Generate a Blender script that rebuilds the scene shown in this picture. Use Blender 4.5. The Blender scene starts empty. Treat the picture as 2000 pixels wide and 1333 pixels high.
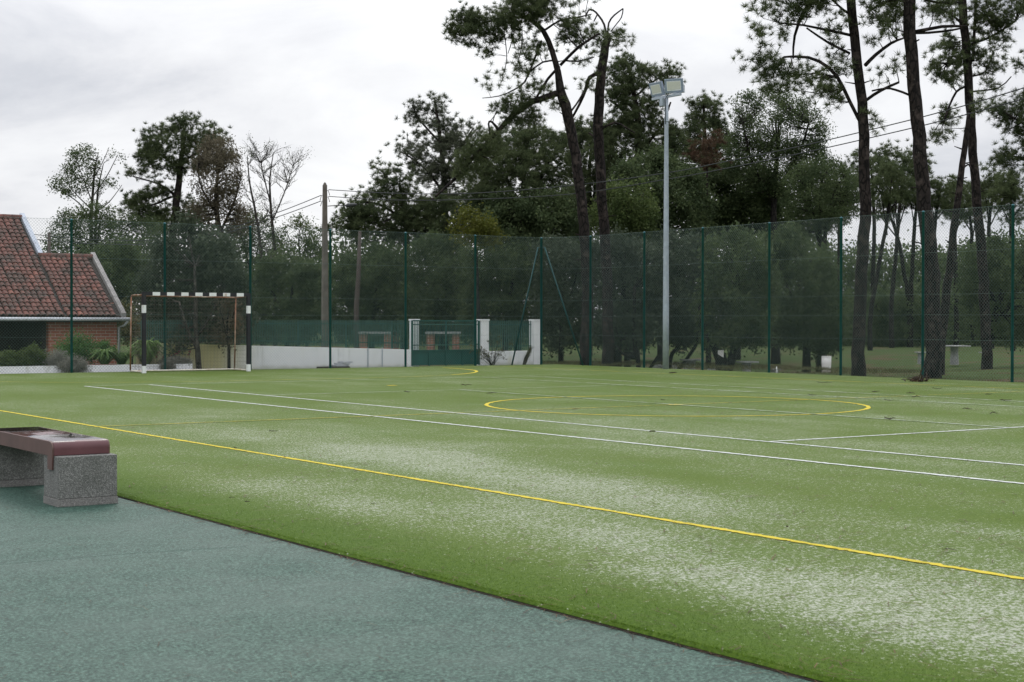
import bpy, bmesh, math, random
import numpy as np
from mathutils import Vector, Matrix
random.seed(7); rng = np.random.default_rng(11)
S = bpy.context.scene; COL = S.collection
R = math.radians

# ------------------------------------------------------------------ camera, sky, sun, exposure
CAM_H, YAW, PITCH, ROLL, FPX = 1.314, 0.60084, 0.01226, 0.001455, 3020.3
def _basis():
    r = np.array([math.cos(YAW), -math.sin(YAW), 0]); f = np.array([math.sin(YAW), math.cos(YAW), 0]); u = np.array([0, 0, 1.])
    f2 = f*math.cos(PITCH) - u*math.sin(PITCH); u2 = u*math.cos(PITCH) + f*math.sin(PITCH)
    r3 = r*math.cos(ROLL) + u2*math.sin(ROLL); u3 = u2*math.cos(ROLL) - r*math.sin(ROLL)
    return r3, u3, f2
BR, BU, BF = _basis()
CAMP = np.array([0, 0, CAM_H])
cam_d = bpy.data.cameras.new('camera'); cam = bpy.data.objects.new('camera', cam_d); COL.objects.link(cam)
cam.matrix_world = Matrix(((BR[0], BU[0], -BF[0], 0), (BR[1], BU[1], -BF[1], 0), (BR[2], BU[2], -BF[2], CAM_H), (0, 0, 0, 1)))
cam_d.sensor_width = 36; cam_d.lens = 36*FPX/2000; cam_d.clip_end = 6000; cam_d.clip_start = .1
cam_d.dof.use_dof = True; cam_d.dof.focus_distance = 30; cam_d.dof.aperture_fstop = 9
S.camera = cam
SUN_AZ, SUN_EL = YAW - R(6), R(40)          # compass angle from +Y towards +X
w = bpy.data.worlds.new("World"); S.world = w; w.use_nodes = True
def world():
    nt = w.node_tree; nt.nodes.clear(); N = nt.nodes.new; L = nt.links.new
    out = N('ShaderNodeOutputWorld')
    sky = N('ShaderNodeTexSky'); sky.sky_type = 'NISHITA'; sky.sun_disc = False
    sky.sun_elevation = SUN_EL; sky.sun_rotation = SUN_AZ
    b1 = N('ShaderNodeBackground'); b1.inputs[1].default_value = .08; L(sky.outputs[0], b1.inputs[0])
    tc = N('ShaderNodeTexCoord')
    mp = N('ShaderNodeMapping'); mp.inputs['Scale'].default_value = (1.0, 1.0, 2.6); mp.inputs['Location'].default_value = (.3, .7, .2)
    L(tc.outputs['Generated'], mp.inputs[0])
    n1 = N('ShaderNodeTexNoise'); n1.inputs['Scale'].default_value = 4.6; n1.inputs['Detail'].default_value = 8; n1.inputs['Roughness'].default_value = .58
    n1.inputs['Distortion'].default_value = .4
    L(mp.outputs[0], n1.inputs['Vector'])
    # the veiled sun brightens the cloud deck around it
    d = N('ShaderNodeVectorMath'); d.operation = 'DOT_PRODUCT'; L(tc.outputs['Generated'], d.inputs[0])
    a = SUN_AZ + R(1.5); e = R(12); d.inputs[1].default_value = (math.sin(a)*math.cos(e), math.cos(a)*math.cos(e), math.sin(e))
    glow = N('ShaderNodeMapRange'); glow.interpolation_type = 'SMOOTHSTEP'
    glow.inputs['From Min'].default_value = .94; glow.inputs['From Max'].default_value = 1.0
    glow.inputs['To Min'].default_value = 0; glow.inputs['To Max'].default_value = 1
    L(d.outputs['Value'], glow.inputs['Value'])
    m = N('ShaderNodeMath'); m.operation = 'MULTIPLY_ADD'; L(glow.outputs[0], m.inputs[0]); m.inputs[1].default_value = .30
    ct = N('ShaderNodeMath'); ct.operation = 'MULTIPLY_ADD'; L(n1.outputs[0], ct.inputs[0]); ct.inputs[1].default_value = 1.15; ct.inputs[2].default_value = -.035
    L(ct.outputs[0], m.inputs[2])
    cr = N('ShaderNodeValToRGB'); e = cr.color_ramp.elements
    e[0].position = .34; e[0].color = (.56, .59, .65, 1)
    e[1].position = .90; e[1].color = (1.04, 1.05, 1.065, 1)
    k = cr.color_ramp.elements.new(.50); k.color = (.685, .705, .76, 1)
    k = cr.color_ramp.elements.new(.66); k.color = (.87, .88, .915, 1)
    L(m.outputs[0], cr.inputs[0])
    b2 = N('ShaderNodeBackground'); b2.inputs[1].default_value = 1.0; 
    sz = N('ShaderNodeSeparateXYZ'); L(tc.outputs['Generated'], sz.inputs[0])
    zb = N('ShaderNodeMapRange'); L(sz.outputs[2], zb.inputs[0]); zb.inputs[1].default_value = .16; zb.inputs[2].default_value = .75; zb.inputs[3].default_value = 1.0; zb.inputs[4].default_value = 2.4
    L(zb.outputs[0], b2.inputs[1]); L(cr.outputs[0], b2.inputs[0])
    mx = N('ShaderNodeMixShader'); mx.inputs[0].default_value = .95
    L(b1.outputs[0], mx.inputs[1]); L(b2.outputs[0], mx.inputs[2]); L(mx.outputs[0], out.inputs[0])
world()
sl = bpy.data.lights.new('sun', 'SUN'); sl.energy = .7; sl.angle = R(22); sl.color = (1, .96, .9)
so = bpy.data.objects.new('sun', sl); COL.objects.link(so)
so.rotation_euler = Vector((math.sin(SUN_AZ)*math.cos(SUN_EL), math.cos(SUN_AZ)*math.cos(SUN_EL), math.sin(SUN_EL))).to_track_quat('Z', 'Y').to_euler()
S.view_settings.view_transform = 'Standard'; S.view_settings.look = 'None'; S.view_settings.exposure = 0; S.view_settings.gamma = 1
S.cycles.max_bounces = 6; S.cycles.diffuse_bounces = 3; S.cycles.transparent_max_bounces = 8

def W(px, py, D):                       # the world point at depth D seen at a photo pixel (2000 wide)
    return CAMP + D*(BF + BR*(px-1000)/FPX - BU*(py-666.5)/FPX)
def G(px, py, z=0.):                    # the point of level z seen at a photo pixel
    d = BF + BR*(px-1000)/FPX - BU*(py-666.5)/FPX
    return CAMP + d*((z-CAM_H)/d[2])
def atY(px, py, Y):                     # the point of the vertical plane y = Y
    d = BF + BR*(px-1000)/FPX - BU*(py-666.5)/FPX
    return CAMP + d*(Y/d[1])
def atX(px, py, X):
    d = BF + BR*(px-1000)/FPX - BU*(py-666.5)/FPX
    return CAMP + d*(X/d[0])
def depth(p): return float((np.array(p) - CAMP) @ BF)
GZ = -.06
def groundpy(D): return 629.5 + FPX*(CAM_H-GZ)/D

# ------------------------------------------------------------------ materials
class NT:
    def __init__(s, name):
        s.m = bpy.data.materials.new(name); s.m.use_nodes = True; s.t = s.m.node_tree
        s.b = s.t.nodes['Principled BSDF']; s.out = s.t.nodes['Material Output']
    def n(s, kind, **kw):
        x = s.t.nodes.new('ShaderNode'+kind)
        for k, v in kw.items():
            if hasattr(x, k): setattr(x, k, v)
            else: x.inputs[k.replace('_', ' ')].default_value = v
        return x
    def l(s, a, b): s.t.links.new(a, b)
    def noise(s, scale, detail=4, rough=.55, vec=None, stretch=None, coord='Object'):
        n = s.n('TexNoise'); n.inputs['Scale'].default_value = scale; n.inputs['Detail'].default_value = detail; n.inputs['Roughness'].default_value = rough
        tc = s.n('TexCoord'); mp = s.n('Mapping'); s.l(tc.outputs[coord], mp.inputs[0])
        if stretch: mp.inputs['Scale'].default_value = stretch
        s.l(mp.outputs[0], n.inputs['Vector']); return n.outputs['Fac']
    def ramp(s, fac, *stops):
        r = s.n('ValToRGB'); e = r.color_ramp.elements
        for i, (p, c) in enumerate(stops):
            x = e[i] if i < 2 else e.new(p)
            x.position = p; x.color = (*c, 1) if len(c) == 3 else c
        s.l(fac, r.inputs[0]); return r.outputs[0]
    def mix(s, f, a, b, mode='MIX'):
        x = s.n('Mix', data_type='RGBA', blend_type=mode)
        for sock, v in ((x.inputs[0], f), (x.inputs[6], a), (x.inputs[7], b)):
            if hasattr(v, 'is_linked'): s.l(v, sock)
            elif isinstance(v, (int, float)): sock.default_value = v
            else: sock.default_value = (*v, 1)
        return x.outputs[2]
    def math(s, op, a, b=None, c=None):
        x = s.n('Math', operation=op)
        for i, v in enumerate((a, b, c)):
            if v is None: continue
            if hasattr(v, 'is_linked'): s.l(v, x.inputs[i])
            else: x.inputs[i].default_value = v
        return x.outputs[0]
    def step(s, v, lo, hi):
        x = s.n('MapRange', interpolation_type='SMOOTHSTEP'); s.l(v, x.inputs[0])
        for i, q in ((1, lo), (2, hi)):
            if hasattr(q, 'is_linked'): s.l(q, x.inputs[i])
            else: x.inputs[i].default_value = q
        return x.outputs[0]
    def color(s, c):
        if hasattr(c, 'is_linked'): s.l(c, s.b.inputs['Base Color'])
        else: s.b.inputs['Base Color'].default_value = (*c, 1)
        return s
    def rough(s, r, spec=.5, metal=0):
        if hasattr(r, 'is_linked'): s.l(r, s.b.inputs['Roughness'])
        else: s.b.inputs['Roughness'].default_value = r
        s.b.inputs['Specular IOR Level'].default_value = spec; s.b.inputs['Metallic'].default_value = metal; return s
    def bump(s, h, strength=.4, dist=.01):
        x = s.n('Bump'); x.inputs['Strength'].default_value = strength; x.inputs['Distance'].default_value = dist
        s.l(h, x.inputs['Height']); s.l(x.outputs[0], s.b.inputs['Normal']); return s

def paint(name, c, var=.25, scale=6, rough=.5, dirt=None, dirt_amt=.5, spec=.4, metal=0):
    t = NT(name); f = t.noise(scale, 6)
    col = t.ramp(f, (.3, tuple(x*(1-var) for x in c)), (.7, tuple(min(1, x*(1+var)) for x in c)))
    if dirt:
        g = t.noise(scale*.45, 8, .65, stretch=(1, 1, .4)); col = t.mix(t.step(g, .62-.25*dirt_amt, .75), col, dirt)
    t.color(col).rough(rough, spec, metal).bump(t.noise(scale*14, 3), .15, .002); return t.m

def leafmat(name, c1, c2, trans=.3, tint=None):
    t = NT(name); gi = t.n('NewGeometry')
    col = t.mix(gi.outputs['Random Per Island'], c1, c2)
    n = t.noise(1.1, 3)
    col = t.mix(t.step(n, .4, .68), col, tint or tuple(x*.8 for x in c1))
    t.color(col).rough(.62, .12)
    tr = t.n('BsdfTranslucent'); t.l(col, tr.inputs[0])
    mx = t.n('MixShader'); mx.inputs[0].default_value = trans
    t.l(t.b.outputs[0], mx.inputs[1]); t.l(tr.outputs[0], mx.inputs[2]); t.l(mx.outputs[0], t.out.inputs[0]); return t.m

def barkmat(name, c1, c2, sc=9):
    t = NT(name); f = t.noise(sc, 8, .65, stretch=(1, 1, .28)); g = t.noise(1.3, 3)
    col = t.ramp(f, (.33, tuple(x*.35 for x in c1)), (.62, c1)); col = t.mix(t.step(g, .45, .7), col, c2)
    vo = t.n('TexVoronoi', feature='DISTANCE_TO_EDGE'); vo.inputs['Scale'].default_value = 9; tc = t.n('TexCoord'); mp = t.n('Mapping'); mp.inputs['Scale'].default_value = (1, 1, .4); t.l(tc.outputs['Object'], mp.inputs[0]); t.l(mp.outputs[0], vo.inputs['Vector'])
    col = t.mix(t.step(vo.outputs['Distance'], .14, .02), col, tuple(x*.3 for x in c2)); col = t.mix(t.math('MULTIPLY', t.step(t.noise(4.5, 3), .52, .7), .7), col, tuple(x*2.1 for x in c1))
    sp = t.step(t.noise(26, 2), .70, .74); col = t.mix(t.math('MULTIPLY', sp, .35), col, (.28, .29, .25))
    t.color(col).rough(.9, .15).bump(f, 1, .05); return t.m

M = {}
M['bark'] = barkmat('pine_bark', (.036, .028, .025), (.022, .019, .018))
M['bark_dark'] = barkmat('dark_bark', (.030, .026, .023), (.022, .02, .019))
M['bark_gray'] = barkmat('grey_bark', (.075, .066, .055), (.05, .047, .04))
M['pine'] = leafmat('pine_needles', (.074, .098, .046), (.162, .190, .090), 0.45)
M['pine_dark'] = leafmat('dark_pine_needles', (.064, .090, .042), (.142, .168, .078), 0.45)
M['pine_gray'] = leafmat('greyish_pine_needles', (.088, .104, .068), (.172, .188, .124), 0.42)
M['brown'] = leafmat('brown_needles', (.105, .092, .060), (.175, .152, .104), 0.4)
M['rust'] = leafmat('rusty_needles', (.12, .066, .042), (.09, .078, .048), .25)
M['oak'] = leafmat('dark_oak_leaves', (.058, .086, .038), (.124, .158, .068), 0.45)
M['oak_green'] = leafmat('fresh_oak_leaves', (.066, .098, .032), (.130, .165, .056), 0.42)
M['olive'] = leafmat('grey_green_leaves', (.056, .076, .046), (.100, .122, .076), 0.35)
M['yellow'] = leafmat('yellow_green_leaves', (.10, .115, .022), (.15, .15, .03), .35)
M['garden'] = leafmat('garden_leaves', (.05, .12, .03), (.13, .24, .07), .3)
M['strap'] = leafmat('strap_leaves', (.10, .18, .05), (.24, .34, .12), .3)
M['lavender'] = leafmat('lavender_leaves', (.20, .20, .165), (.34, .32, .28), .2)
M['petal'] = leafmat('pink_petals', (.35, .05, .09), (.42, .12, .16), .3)
M['dry'] = leafmat('dry_fronds', (.07, .075, .03), (.13, .12, .05), .25)
M['white_wall'] = None

def wallmat():
    t = NT('whitewashed_render'); n = t.noise(.9, 7, .65, stretch=(1, 1, .45)); n2 = t.noise(7, 5)
    col = t.ramp(n2, (.3, (.78, .79, .79)), (.7, (.88, .88, .87)))
    tc = t.n('TexCoord'); sx = t.n('SeparateXYZ'); t.l(tc.outputs['Object'], sx.inputs[0])
    age = t.step(sx.outputs[0], 19.0, 17.4)           # the older stretch behind the goal has yellowed
    col = t.mix(t.math('MULTIPLY', age, t.step(n, .22, .52)), col, (.58, .53, .27))
    col = t.mix(t.math('MULTIPLY', t.step(n, .58, .72), .5), col, (.5, .47, .24))
    st = t.noise(5, 5, .6, stretch=(1.4, 1, .10)); col = t.mix(t.math('MULTIPLY', t.step(st, .54, .72), .38), col, (.42, .42, .37))
    low = t.math('ADD', sx.outputs[2], t.math('MULTIPLY', t.noise(3.5, 4), .22)); col = t.mix(t.math('MULTIPLY', t.step(low, .22, .02), .6), col, (.30, .31, .19))
    t.color(col).rough(.85, .2).bump(n2, .3, .004); return t.m
M['white_wall'] = wallmat()
M['pillar'] = paint('white_pillar_paint', (.84, .84, .84), .06, 5, .8, (.5, .5, .45), .3)
M['fence_green'] = paint('green_fence_enamel', (.022, .122, .145), .2, 4, .45)
M['strut_green'] = paint('dark_green_strut_paint', (.012, .060, .058), .2, 4, .5)
M['mesh_green'] = paint('green_coated_wire', (.125, .180, .165), .15, 8, .55)
M['picket_green'] = paint('dark_green_picket_paint', (.035, .105, .085), .25, 5, .5)
M['gate_green'] = paint('dark_green_gate_paint', (.012, .080, .066), .2, 3, .4)
M['galv'] = paint('galvanised_steel', (.36, .41, .46), .14, 9, .5, (.45, .48, .52), .6, .5, .25)
M['housing'] = paint('grey_lamp_housing', (.27, .32, .40), .06, 6, .45)
M['lens'] = paint('pale_lamp_glass', (.66, .66, .60), .04, 40, .2)
M['lens_rim'] = paint('white_lens_rim', (.8, .82, .84), .03, 10, .4)
M['goal_black'] = paint('black_goal_paint', (.016, .017, .021), .3, 6, .42, (.05, .045, .04), .2)
M['goal_white'] = paint('white_goal_paint', (.74, .75, .74), .06, 8, .5, (.35, .22, .12), .12)
M['rust_paint'] = paint('rusting_white_paint', (.23, .115, .065), .4, 11, .75, (.58, .52, .44), .75)
M['base_rail'] = paint('chipped_white_rail', (.62, .58, .5), .15, 11, .75, (.36, .17, .08), .5)
M['netting'] = paint('brown_netting', (.15, .125, .10), .2, 8, .8)
M['conc'] = paint('weathered_concrete', (.34, .34, .33), .25, 9, .9, (.17, .18, .15), .5)
M['pole_conc'] = paint('old_pole_concrete', (.135, .118, .098), .25, 5, .9, (.08, .066, .056), .5)
M['brown_pole'] = paint('brown_timber_pole', (.075, .058, .050), .25, 5, .9)
M['wire'] = paint('black_cable', (.045, .048, .05), .1, 5, .6)
M['cream'] = paint('cream_bin_paint', (.68, .66, .63), .08, 7, .7, (.5, .47, .42), .4)
M['wood_dark'] = paint('dark_timber', (.055, .045, .04), .3, 7, .85)
M['slab'] = paint('grey_paving_slab', (.42, .43, .45), .2, 8, .9)
M['roof_under'] = paint('roof_underlay', (.05, .04, .035), .2, 5, .9)
M['verge'] = paint('grey_verge_mortar', (.30, .285, .27), .2, 6, .9, (.19, .18, .16), .6)
M['verge_blue'] = paint('pale_zinc_flashing', (.42, .46, .52), .15, 5, .6, (.28, .3, .33), .4)
M['gutter'] = paint('white_gutter_plastic', (.6, .63, .66), .08, 6, .4, (.35, .36, .36), .4)
M['soil'] = paint('dark_soil', (.05, .04, .03), .3, 8, .95)
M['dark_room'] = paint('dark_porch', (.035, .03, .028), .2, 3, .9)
M['twig'] = paint('dead_twig', (.05, .036, .028), .4, 30, .9)
M['needle'] = leafmat('fallen_needles', (.060, .034, .020), (.15, .085, .045), .1)

def tilemat():
    t = NT('clay_roof_tile'); gi = t.n('NewGeometry'); r = gi.outputs['Random Per Island']
    col = t.ramp(r, (0, (.145, .068, .054)), (1, (.27, .115, .085)), (.5, (.165, .077, .063)), (.9, (.19, .087, .071)))
    n = t.noise(2.4, 8, .68); n2 = t.noise(14, 6, .6)
    col = t.mix(t.math('MULTIPLY', t.step(n, .44, .60), .78), col, (.072, .058, .050))
    col = t.mix(t.math('MULTIPLY', t.step(n2, .56, .7), .6), col, (.20, .165, .14))
    t.color(col).rough(.85, .25).bump(n2, .5, .01); return t.m
M['tile'] = tilemat()
def brickmat():
    t = NT('banded_brickwork'); tc = t.n('TexCoord'); sx = t.n('SeparateXYZ'); t.l(tc.outputs['Object'], sx.inputs[0])
    cb = t.n('CombineXYZ'); t.l(sx.outputs[0], cb.inputs[0]); t.l(sx.outputs[2], cb.inputs[1]); t.l(sx.outputs[1], cb.inputs[2])
    b = t.n('TexBrick'); t.l(cb.outputs[0], b.inputs[0])
    b.inputs['Color1'].default_value = (.34, .125, .08, 1); b.inputs['Color2'].default_value = (.42, .17, .11, 1); b.inputs['Mortar'].default_value = (.50, .40, .34, 1)
    b.inputs['Scale'].default_value = 1; b.inputs['Brick Width'].default_value = .26; b.inputs['Row Height'].default_value = .085; b.inputs['Mortar Size'].default_value = .007
    n = t.noise(3, 6); col = t.mix(t.math('MULTIPLY', t.step(n, .5, .75), .4), b.outputs[0], (.15, .07, .05))
    t.color(col).rough(.9, .2).bump(b.outputs['Fac'], -.5, .006); return t.m
M['brick'] = brickmat()
def aggmat(name='exposed_aggregate_concrete', tint=(.07, .075, .062), lo=.45):
    t = NT(name); v = t.n('TexVoronoi'); v.inputs['Scale'].default_value = 190
    tc = t.n('TexCoord'); t.l(tc.outputs['Object'], v.inputs['Vector'])
    sx = t.n('SeparateColor'); t.l(v.outputs['Color'], sx.inputs[0])
    col = t.ramp(sx.outputs[0], (.0, (.095, .096, .085)), (1, (.36, .35, .325)), (.35, (.145, .146, .132)), (.75, (.205, .203, .19)))
    n = t.noise(5, 6, .65); col = t.mix(t.math('MULTIPLY', t.step(n, lo, .72), .5), col, tint)
    t.color(col).rough(.75, .35).bump(v.outputs['Distance'], .7, .005); return t.m
M['agg'] = aggmat(); M['agg_base'] = aggmat('pale_aggregate_plinth', (.25, .23, .215), .2)
def benchmat():
    t = NT('maroon_bench_enamel'); n = t.noise(5, 6, .6); s = t.noise(3.2, 7, .62, stretch=(1, 1.6, 1))
    col = t.ramp(n, (.3, (.098, .038, .041)), (.7, (.130, .053, .056)))
    ng = t.n('NewGeometry'); sz = t.n('SeparateXYZ'); t.l(ng.outputs['Normal'], sz.inputs[0])
    up = t.step(sz.outputs[2], .8, .97)
    wet = t.math('MULTIPLY', t.step(s, .36, .48), up)
    col = t.mix(wet, col, (.032, .011, .011))
    chips = t.step(t.noise(38, 3), .74, .77); col = t.mix(t.math('MULTIPLY', chips, .6), col, (.4, .35, .33))
    t.color(col); rg = t.n('MapRange'); t.l(wet, rg.inputs[0]); rg.inputs[3].default_value = .42; rg.inputs[4].default_value = .035
    t.rough(rg.outputs[0], .35).bump(t.noise(9, 3), .12, .004); return t.m
M['bench'] = benchmat()
M['bench_side'] = paint('brown_bench_edge', (.115, .062, .052), .15, 6, .5, (.16, .08, .06), .2)

def rubbermat():
    t = NT('green_rubber_paving'); a = t.noise(62, 3, .65); b = t.noise(150, 2); c = t.noise(1.1, 6, .6); d = t.noise(7, 4)
    f = t.math('ADD', t.math('MULTIPLY', a, .65), t.math('MULTIPLY', b, .35))
    col = t.ramp(f, (.41, (.008, .025, .018)), (.61, (.098, .178, .136)), (.51, (.035, .080, .059)))
    col = t.mix(t.math('MULTIPLY', t.step(c, .46, .7), .38), col, (.024, .066, .048))
    col = t.mix(t.math('MULTIPLY', t.step(d, .5, .78), .15), col, (.14, .20, .165))
    t.color(col); t.rough(t.ramp(c, (.3, (.7,)*3), (.7, (.55,)*3)), .22).bump(f, .8, .006); return t.m
M['rubber'] = rubbermat()
GREEN_A, GREEN_B = (.043, .080, .005), (.108, .157, .018)
def turfmat():
    t = NT('sand_dressed_artificial_turf')
    at = t.n('Attribute'); at.attribute_name = 'sand'; sand = at.outputs['Fac']
    ad = t.n('Attribute'); ad.attribute_name = 'lush'; lush = ad.outputs['Fac']
    f1 = t.noise(40, 3, .6, stretch=(1, .7, 1)); f2 = t.noise(95, 2, .6, stretch=(1, .7, 1)); f3 = t.noise(7, 6, .65)
    g = t.math('ADD', t.math('MULTIPLY', f1, .5), t.math('MULTIPLY', f2, .5))
    grn = t.ramp(g, (.36, GREEN_A), (.64, GREEN_B))
    grn = t.mix(t.math('MULTIPLY', lush, .8), grn, t.ramp(g, (.34, (.028, .066, .003)), (.66, (.080, .142, .009))))
    big = t.noise(.8, 4, stretch=(1, .5, 1)); grn = t.mix(t.math('MULTIPLY', t.step(big, .45, .7), .25), grn, (.068, .125, .018))
    tan = t.noise(3.3, 5, .65, stretch=(.5, 2.2, 1)); grn = t.mix(t.math('MULTIPLY', t.step(tan, .56, .72), .30), grn, (.14, .135, .055))
    v = t.math('ADD', t.math('ADD', t.math('MULTIPLY', f1, .46), t.math('MULTIPLY', f2, .38)), t.math('MULTIPLY', f3, .16))
    grn = t.mix(t.math('MULTIPLY', sand, .34), grn, (.195, .240, .110))
    thr = t.math('MULTIPLY_ADD', sand, -.120, .622)
    mask = t.step(v, t.math('SUBTRACT', thr, .03), t.math('ADD', thr, .045))
    mask = t.math('MULTIPLY', mask, .76)
    col = t.mix(mask, grn, t.ramp(f2, (.3, (.32, .33, .27)), (.7, (.51, .515, .455))))
    t.color(col).rough(.85, .15).bump(g, .7, .012); return t.m
M['turf'] = turfmat()
M['blade'] = leafmat('turf_fibre', (.064, .128, .007), (.112, .190, .016), .4, tint=(.060, .122, .007))
def linemat(name, c, worn):
    t = NT(name); n = t.noise(2.2, 6, .7); f = t.noise(60, 3, .6)
    g = t.math('ADD', t.math('MULTIPLY', n, .5), t.math('MULTIPLY', f, .5))
    col = t.mix(t.step(g, .62-worn, .70-worn*.6), c, (.105, .165, .035))
    t.color(col).rough(.85, .15).bump(f, .5, .008); return t.m
M['y_line'] = linemat('yellow_turf_fibre', (.56, .45, .045), .02)
M['y_faint'] = linemat('worn_yellow_turf_fibre', (.46, .38, .05), .16)
M['w_line'] = linemat('white_turf_fibre', (.62, .64, .60), .04)
M['w_faint'] = linemat('worn_white_turf_fibre', (.44, .48, .4), .17)
def parkmat():
    t = NT('rough_park_grass'); a = t.noise(.45, 7, .62); b = t.noise(24, 4, .65); c = t.noise(2.2, 5)
    col = t.ramp(b, (.33, (.028, .050, .014)), (.68, (.088, .125, .036)))
    col = t.mix(t.step(a, .50, .66), col, t.ramp(b, (.33, (.060, .038, .022)), (.68, (.150, .104, .06))))
    col = t.mix(t.math('MULTIPLY', t.step(c, .55, .72), .4), col, (.10, .12, .04))
    t.color(col).rough(.95, .1).bump(b, 1, .05); return t.m
M['park'] = parkmat()

# ------------------------------------------------------------------ object helpers
def put(o, parent=None):
    COL.objects.link(o)
    if parent is not None: o.parent = parent
    return o
def tag(o, label=None, cat=None, group=None, kind=None):
    for k, v in (('label', label), ('category', cat), ('group', group), ('kind', kind)):
        if v: o[k] = v
    return o
def thing(name, label, cat, loc=(0, 0, 0), rz=0, group=None):
    o = bpy.data.objects.new(name, None); put(o); o.empty_display_size = .2
    o.location = [float(x) for x in loc]; o.rotation_euler = (0, 0, rz); return tag(o, label, cat, group)
def link_mesh(name, me, mat, parent=None, smooth=False):
    me.materials.append(M[mat] if isinstance(mat, str) else mat)
    if smooth: me.polygons.foreach_set('use_smooth', [True]*len(me.polygons))
    o = bpy.data.objects.new(name, me); put(o, parent)
    if parent is not None:
        o.location = (0, 0, 0)
    return o
class MB:
    """collects shapes in world (or local) space and links them as ONE mesh object"""
    def __init__(s): s.v = []; s.f = []; s.mi = []
    def add(s, vs, fs, mi=0):
        k = len(s.v); s.v += [tuple(map(float, p)) for p in vs]; s.f += [tuple(i+k for i in f) for f in fs]; s.mi += [mi]*len(fs); return s
    def box(s, a, b, mi=0, rot=None, c=None):
        x0, y0, z0 = a; x1, y1, z1 = b
        vs = [(x0,y0,z0),(x1,y0,z0),(x1,y1,z0),(x0,y1,z0),(x0,y0,z1),(x1,y0,z1),(x1,y1,z1),(x0,y1,z1)]
        if rot is not None:
            cc = Vector(c if c is not None else ((x0+x1)/2, (y0+y1)/2, (z0+z1)/2)); vs = [tuple(rot @ (Vector(p)-cc) + cc) for p in vs]
        return s.add(vs, [(0,3,2,1),(4,5,6,7),(0,1,5,4),(1,2,6,5),(2,3,7,6),(3,0,4,7)], mi)
    def tube(s, pts, rad, n=8, mi=0, cap=True):
        pts = [np.array(p, float) for p in pts]; m = len(pts)
        rad = [rad]*m if isinstance(rad, (int, float)) else list(rad)
        t0 = pts[1]-pts[0]; t0 = t0/np.linalg.norm(t0)
        ref = np.array([0, 0, 1.]) if abs(t0[2]) < .9 else np.array([1., 0, 0])
        u = np.cross(t0, ref); u /= np.linalg.norm(u); vs = []
        for i in range(m):
            t = pts[min(i+1, m-1)] - pts[max(i-1, 0)]; t = t/(np.linalg.norm(t)+1e-9)
            u = u - t*(u@t); u /= (np.linalg.norm(u)+1e-9); q = np.cross(t, u)
            for k in range(n):
                a = 2*math.pi*k/n; vs.append(pts[i] + rad[i]*(u*math.cos(a)+q*math.sin(a)))
        fs = [(i*n+k, i*n+(k+1) % n, (i+1)*n+(k+1) % n, (i+1)*n+k) for i in range(m-1) for k in range(n)]
        if cap: fs += [tuple(range(n))[::-1], tuple((m-1)*n+k for k in range(n))]
        return s.add(vs, fs, mi)
    def lathe(s, prof, c, n=16, mi=0):
        vs = [(c[0]+r*math.cos(2*math.pi*k/n), c[1]+r*math.sin(2*math.pi*k/n), c[2]+z) for r, z in prof for k in range(n)]
        m = len(prof); fs = [(i*n+k, i*n+(k+1) % n, (i+1)*n+(k+1) % n, (i+1)*n+k) for i in range(m-1) for k in range(n)]
        fs += [tuple(range(n))[::-1], tuple((m-1)*n+k for k in range(n))]; return s.add(vs, fs, mi)
    def build(s, name, mat, parent=None, smooth=False, bevel=0, origin=None):
        me = bpy.data.meshes.new(name)
        off = np.array([0, 0, 0.])
        if parent is not None and parent.type == 'EMPTY': off = np.array(parent.location)
        elif parent is not None: off = np.array(parent.get('_o', (0, 0, 0)))
        elif origin is not None: off = np.array(origin, float)
        # vertices are given in world space; subtract the origin of the thing
        me.from_pydata([tuple(np.array(p)-off) for p in s.v], [], s.f)
        mats = mat if isinstance(mat, (list, tuple)) else [mat]
        for q in mats: me.materials.append(M[q])
        me.polygons.foreach_set('material_index', s.mi)
        if smooth: me.polygons.foreach_set('use_smooth', [True]*len(me.polygons))
        if bevel:
            bm = bmesh.new(); bm.from_mesh(me); bmesh.ops.bevel(bm, geom=bm.edges[:], offset=bevel, segments=2, affect='EDGES', profile=.5); bm.to_mesh(me); bm.free()
        me.update()
        o = bpy.data.objects.new(name, me); put(o, parent)
        if parent is None and origin is not None: o.location = [float(x) for x in off]
        return o
def soup(name, verts, nside, mat, parent, off):
    """a mesh of many separate little triangles or quads"""
    v = (np.asarray(verts, np.float32).reshape(-1, 3) - np.asarray(off, np.float32)); n = len(v)//nside
    me = bpy.data.meshes.new(name)
    me.vertices.add(len(v)); me.vertices.foreach_set('co', v.ravel())
    me.loops.add(len(v)); me.loops.foreach_set('vertex_index', np.arange(len(v), dtype=np.int32))
    me.polygons.add(n); me.polygons.foreach_set('loop_start', np.arange(n, dtype=np.int32)*nside)
    me.update(calc_edges=True); return link_mesh(name, me, mat, parent)
def unit(n):
    d = rng.normal(size=(n, 3)); return d/np.linalg.norm(d, axis=1, keepdims=True)
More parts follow.
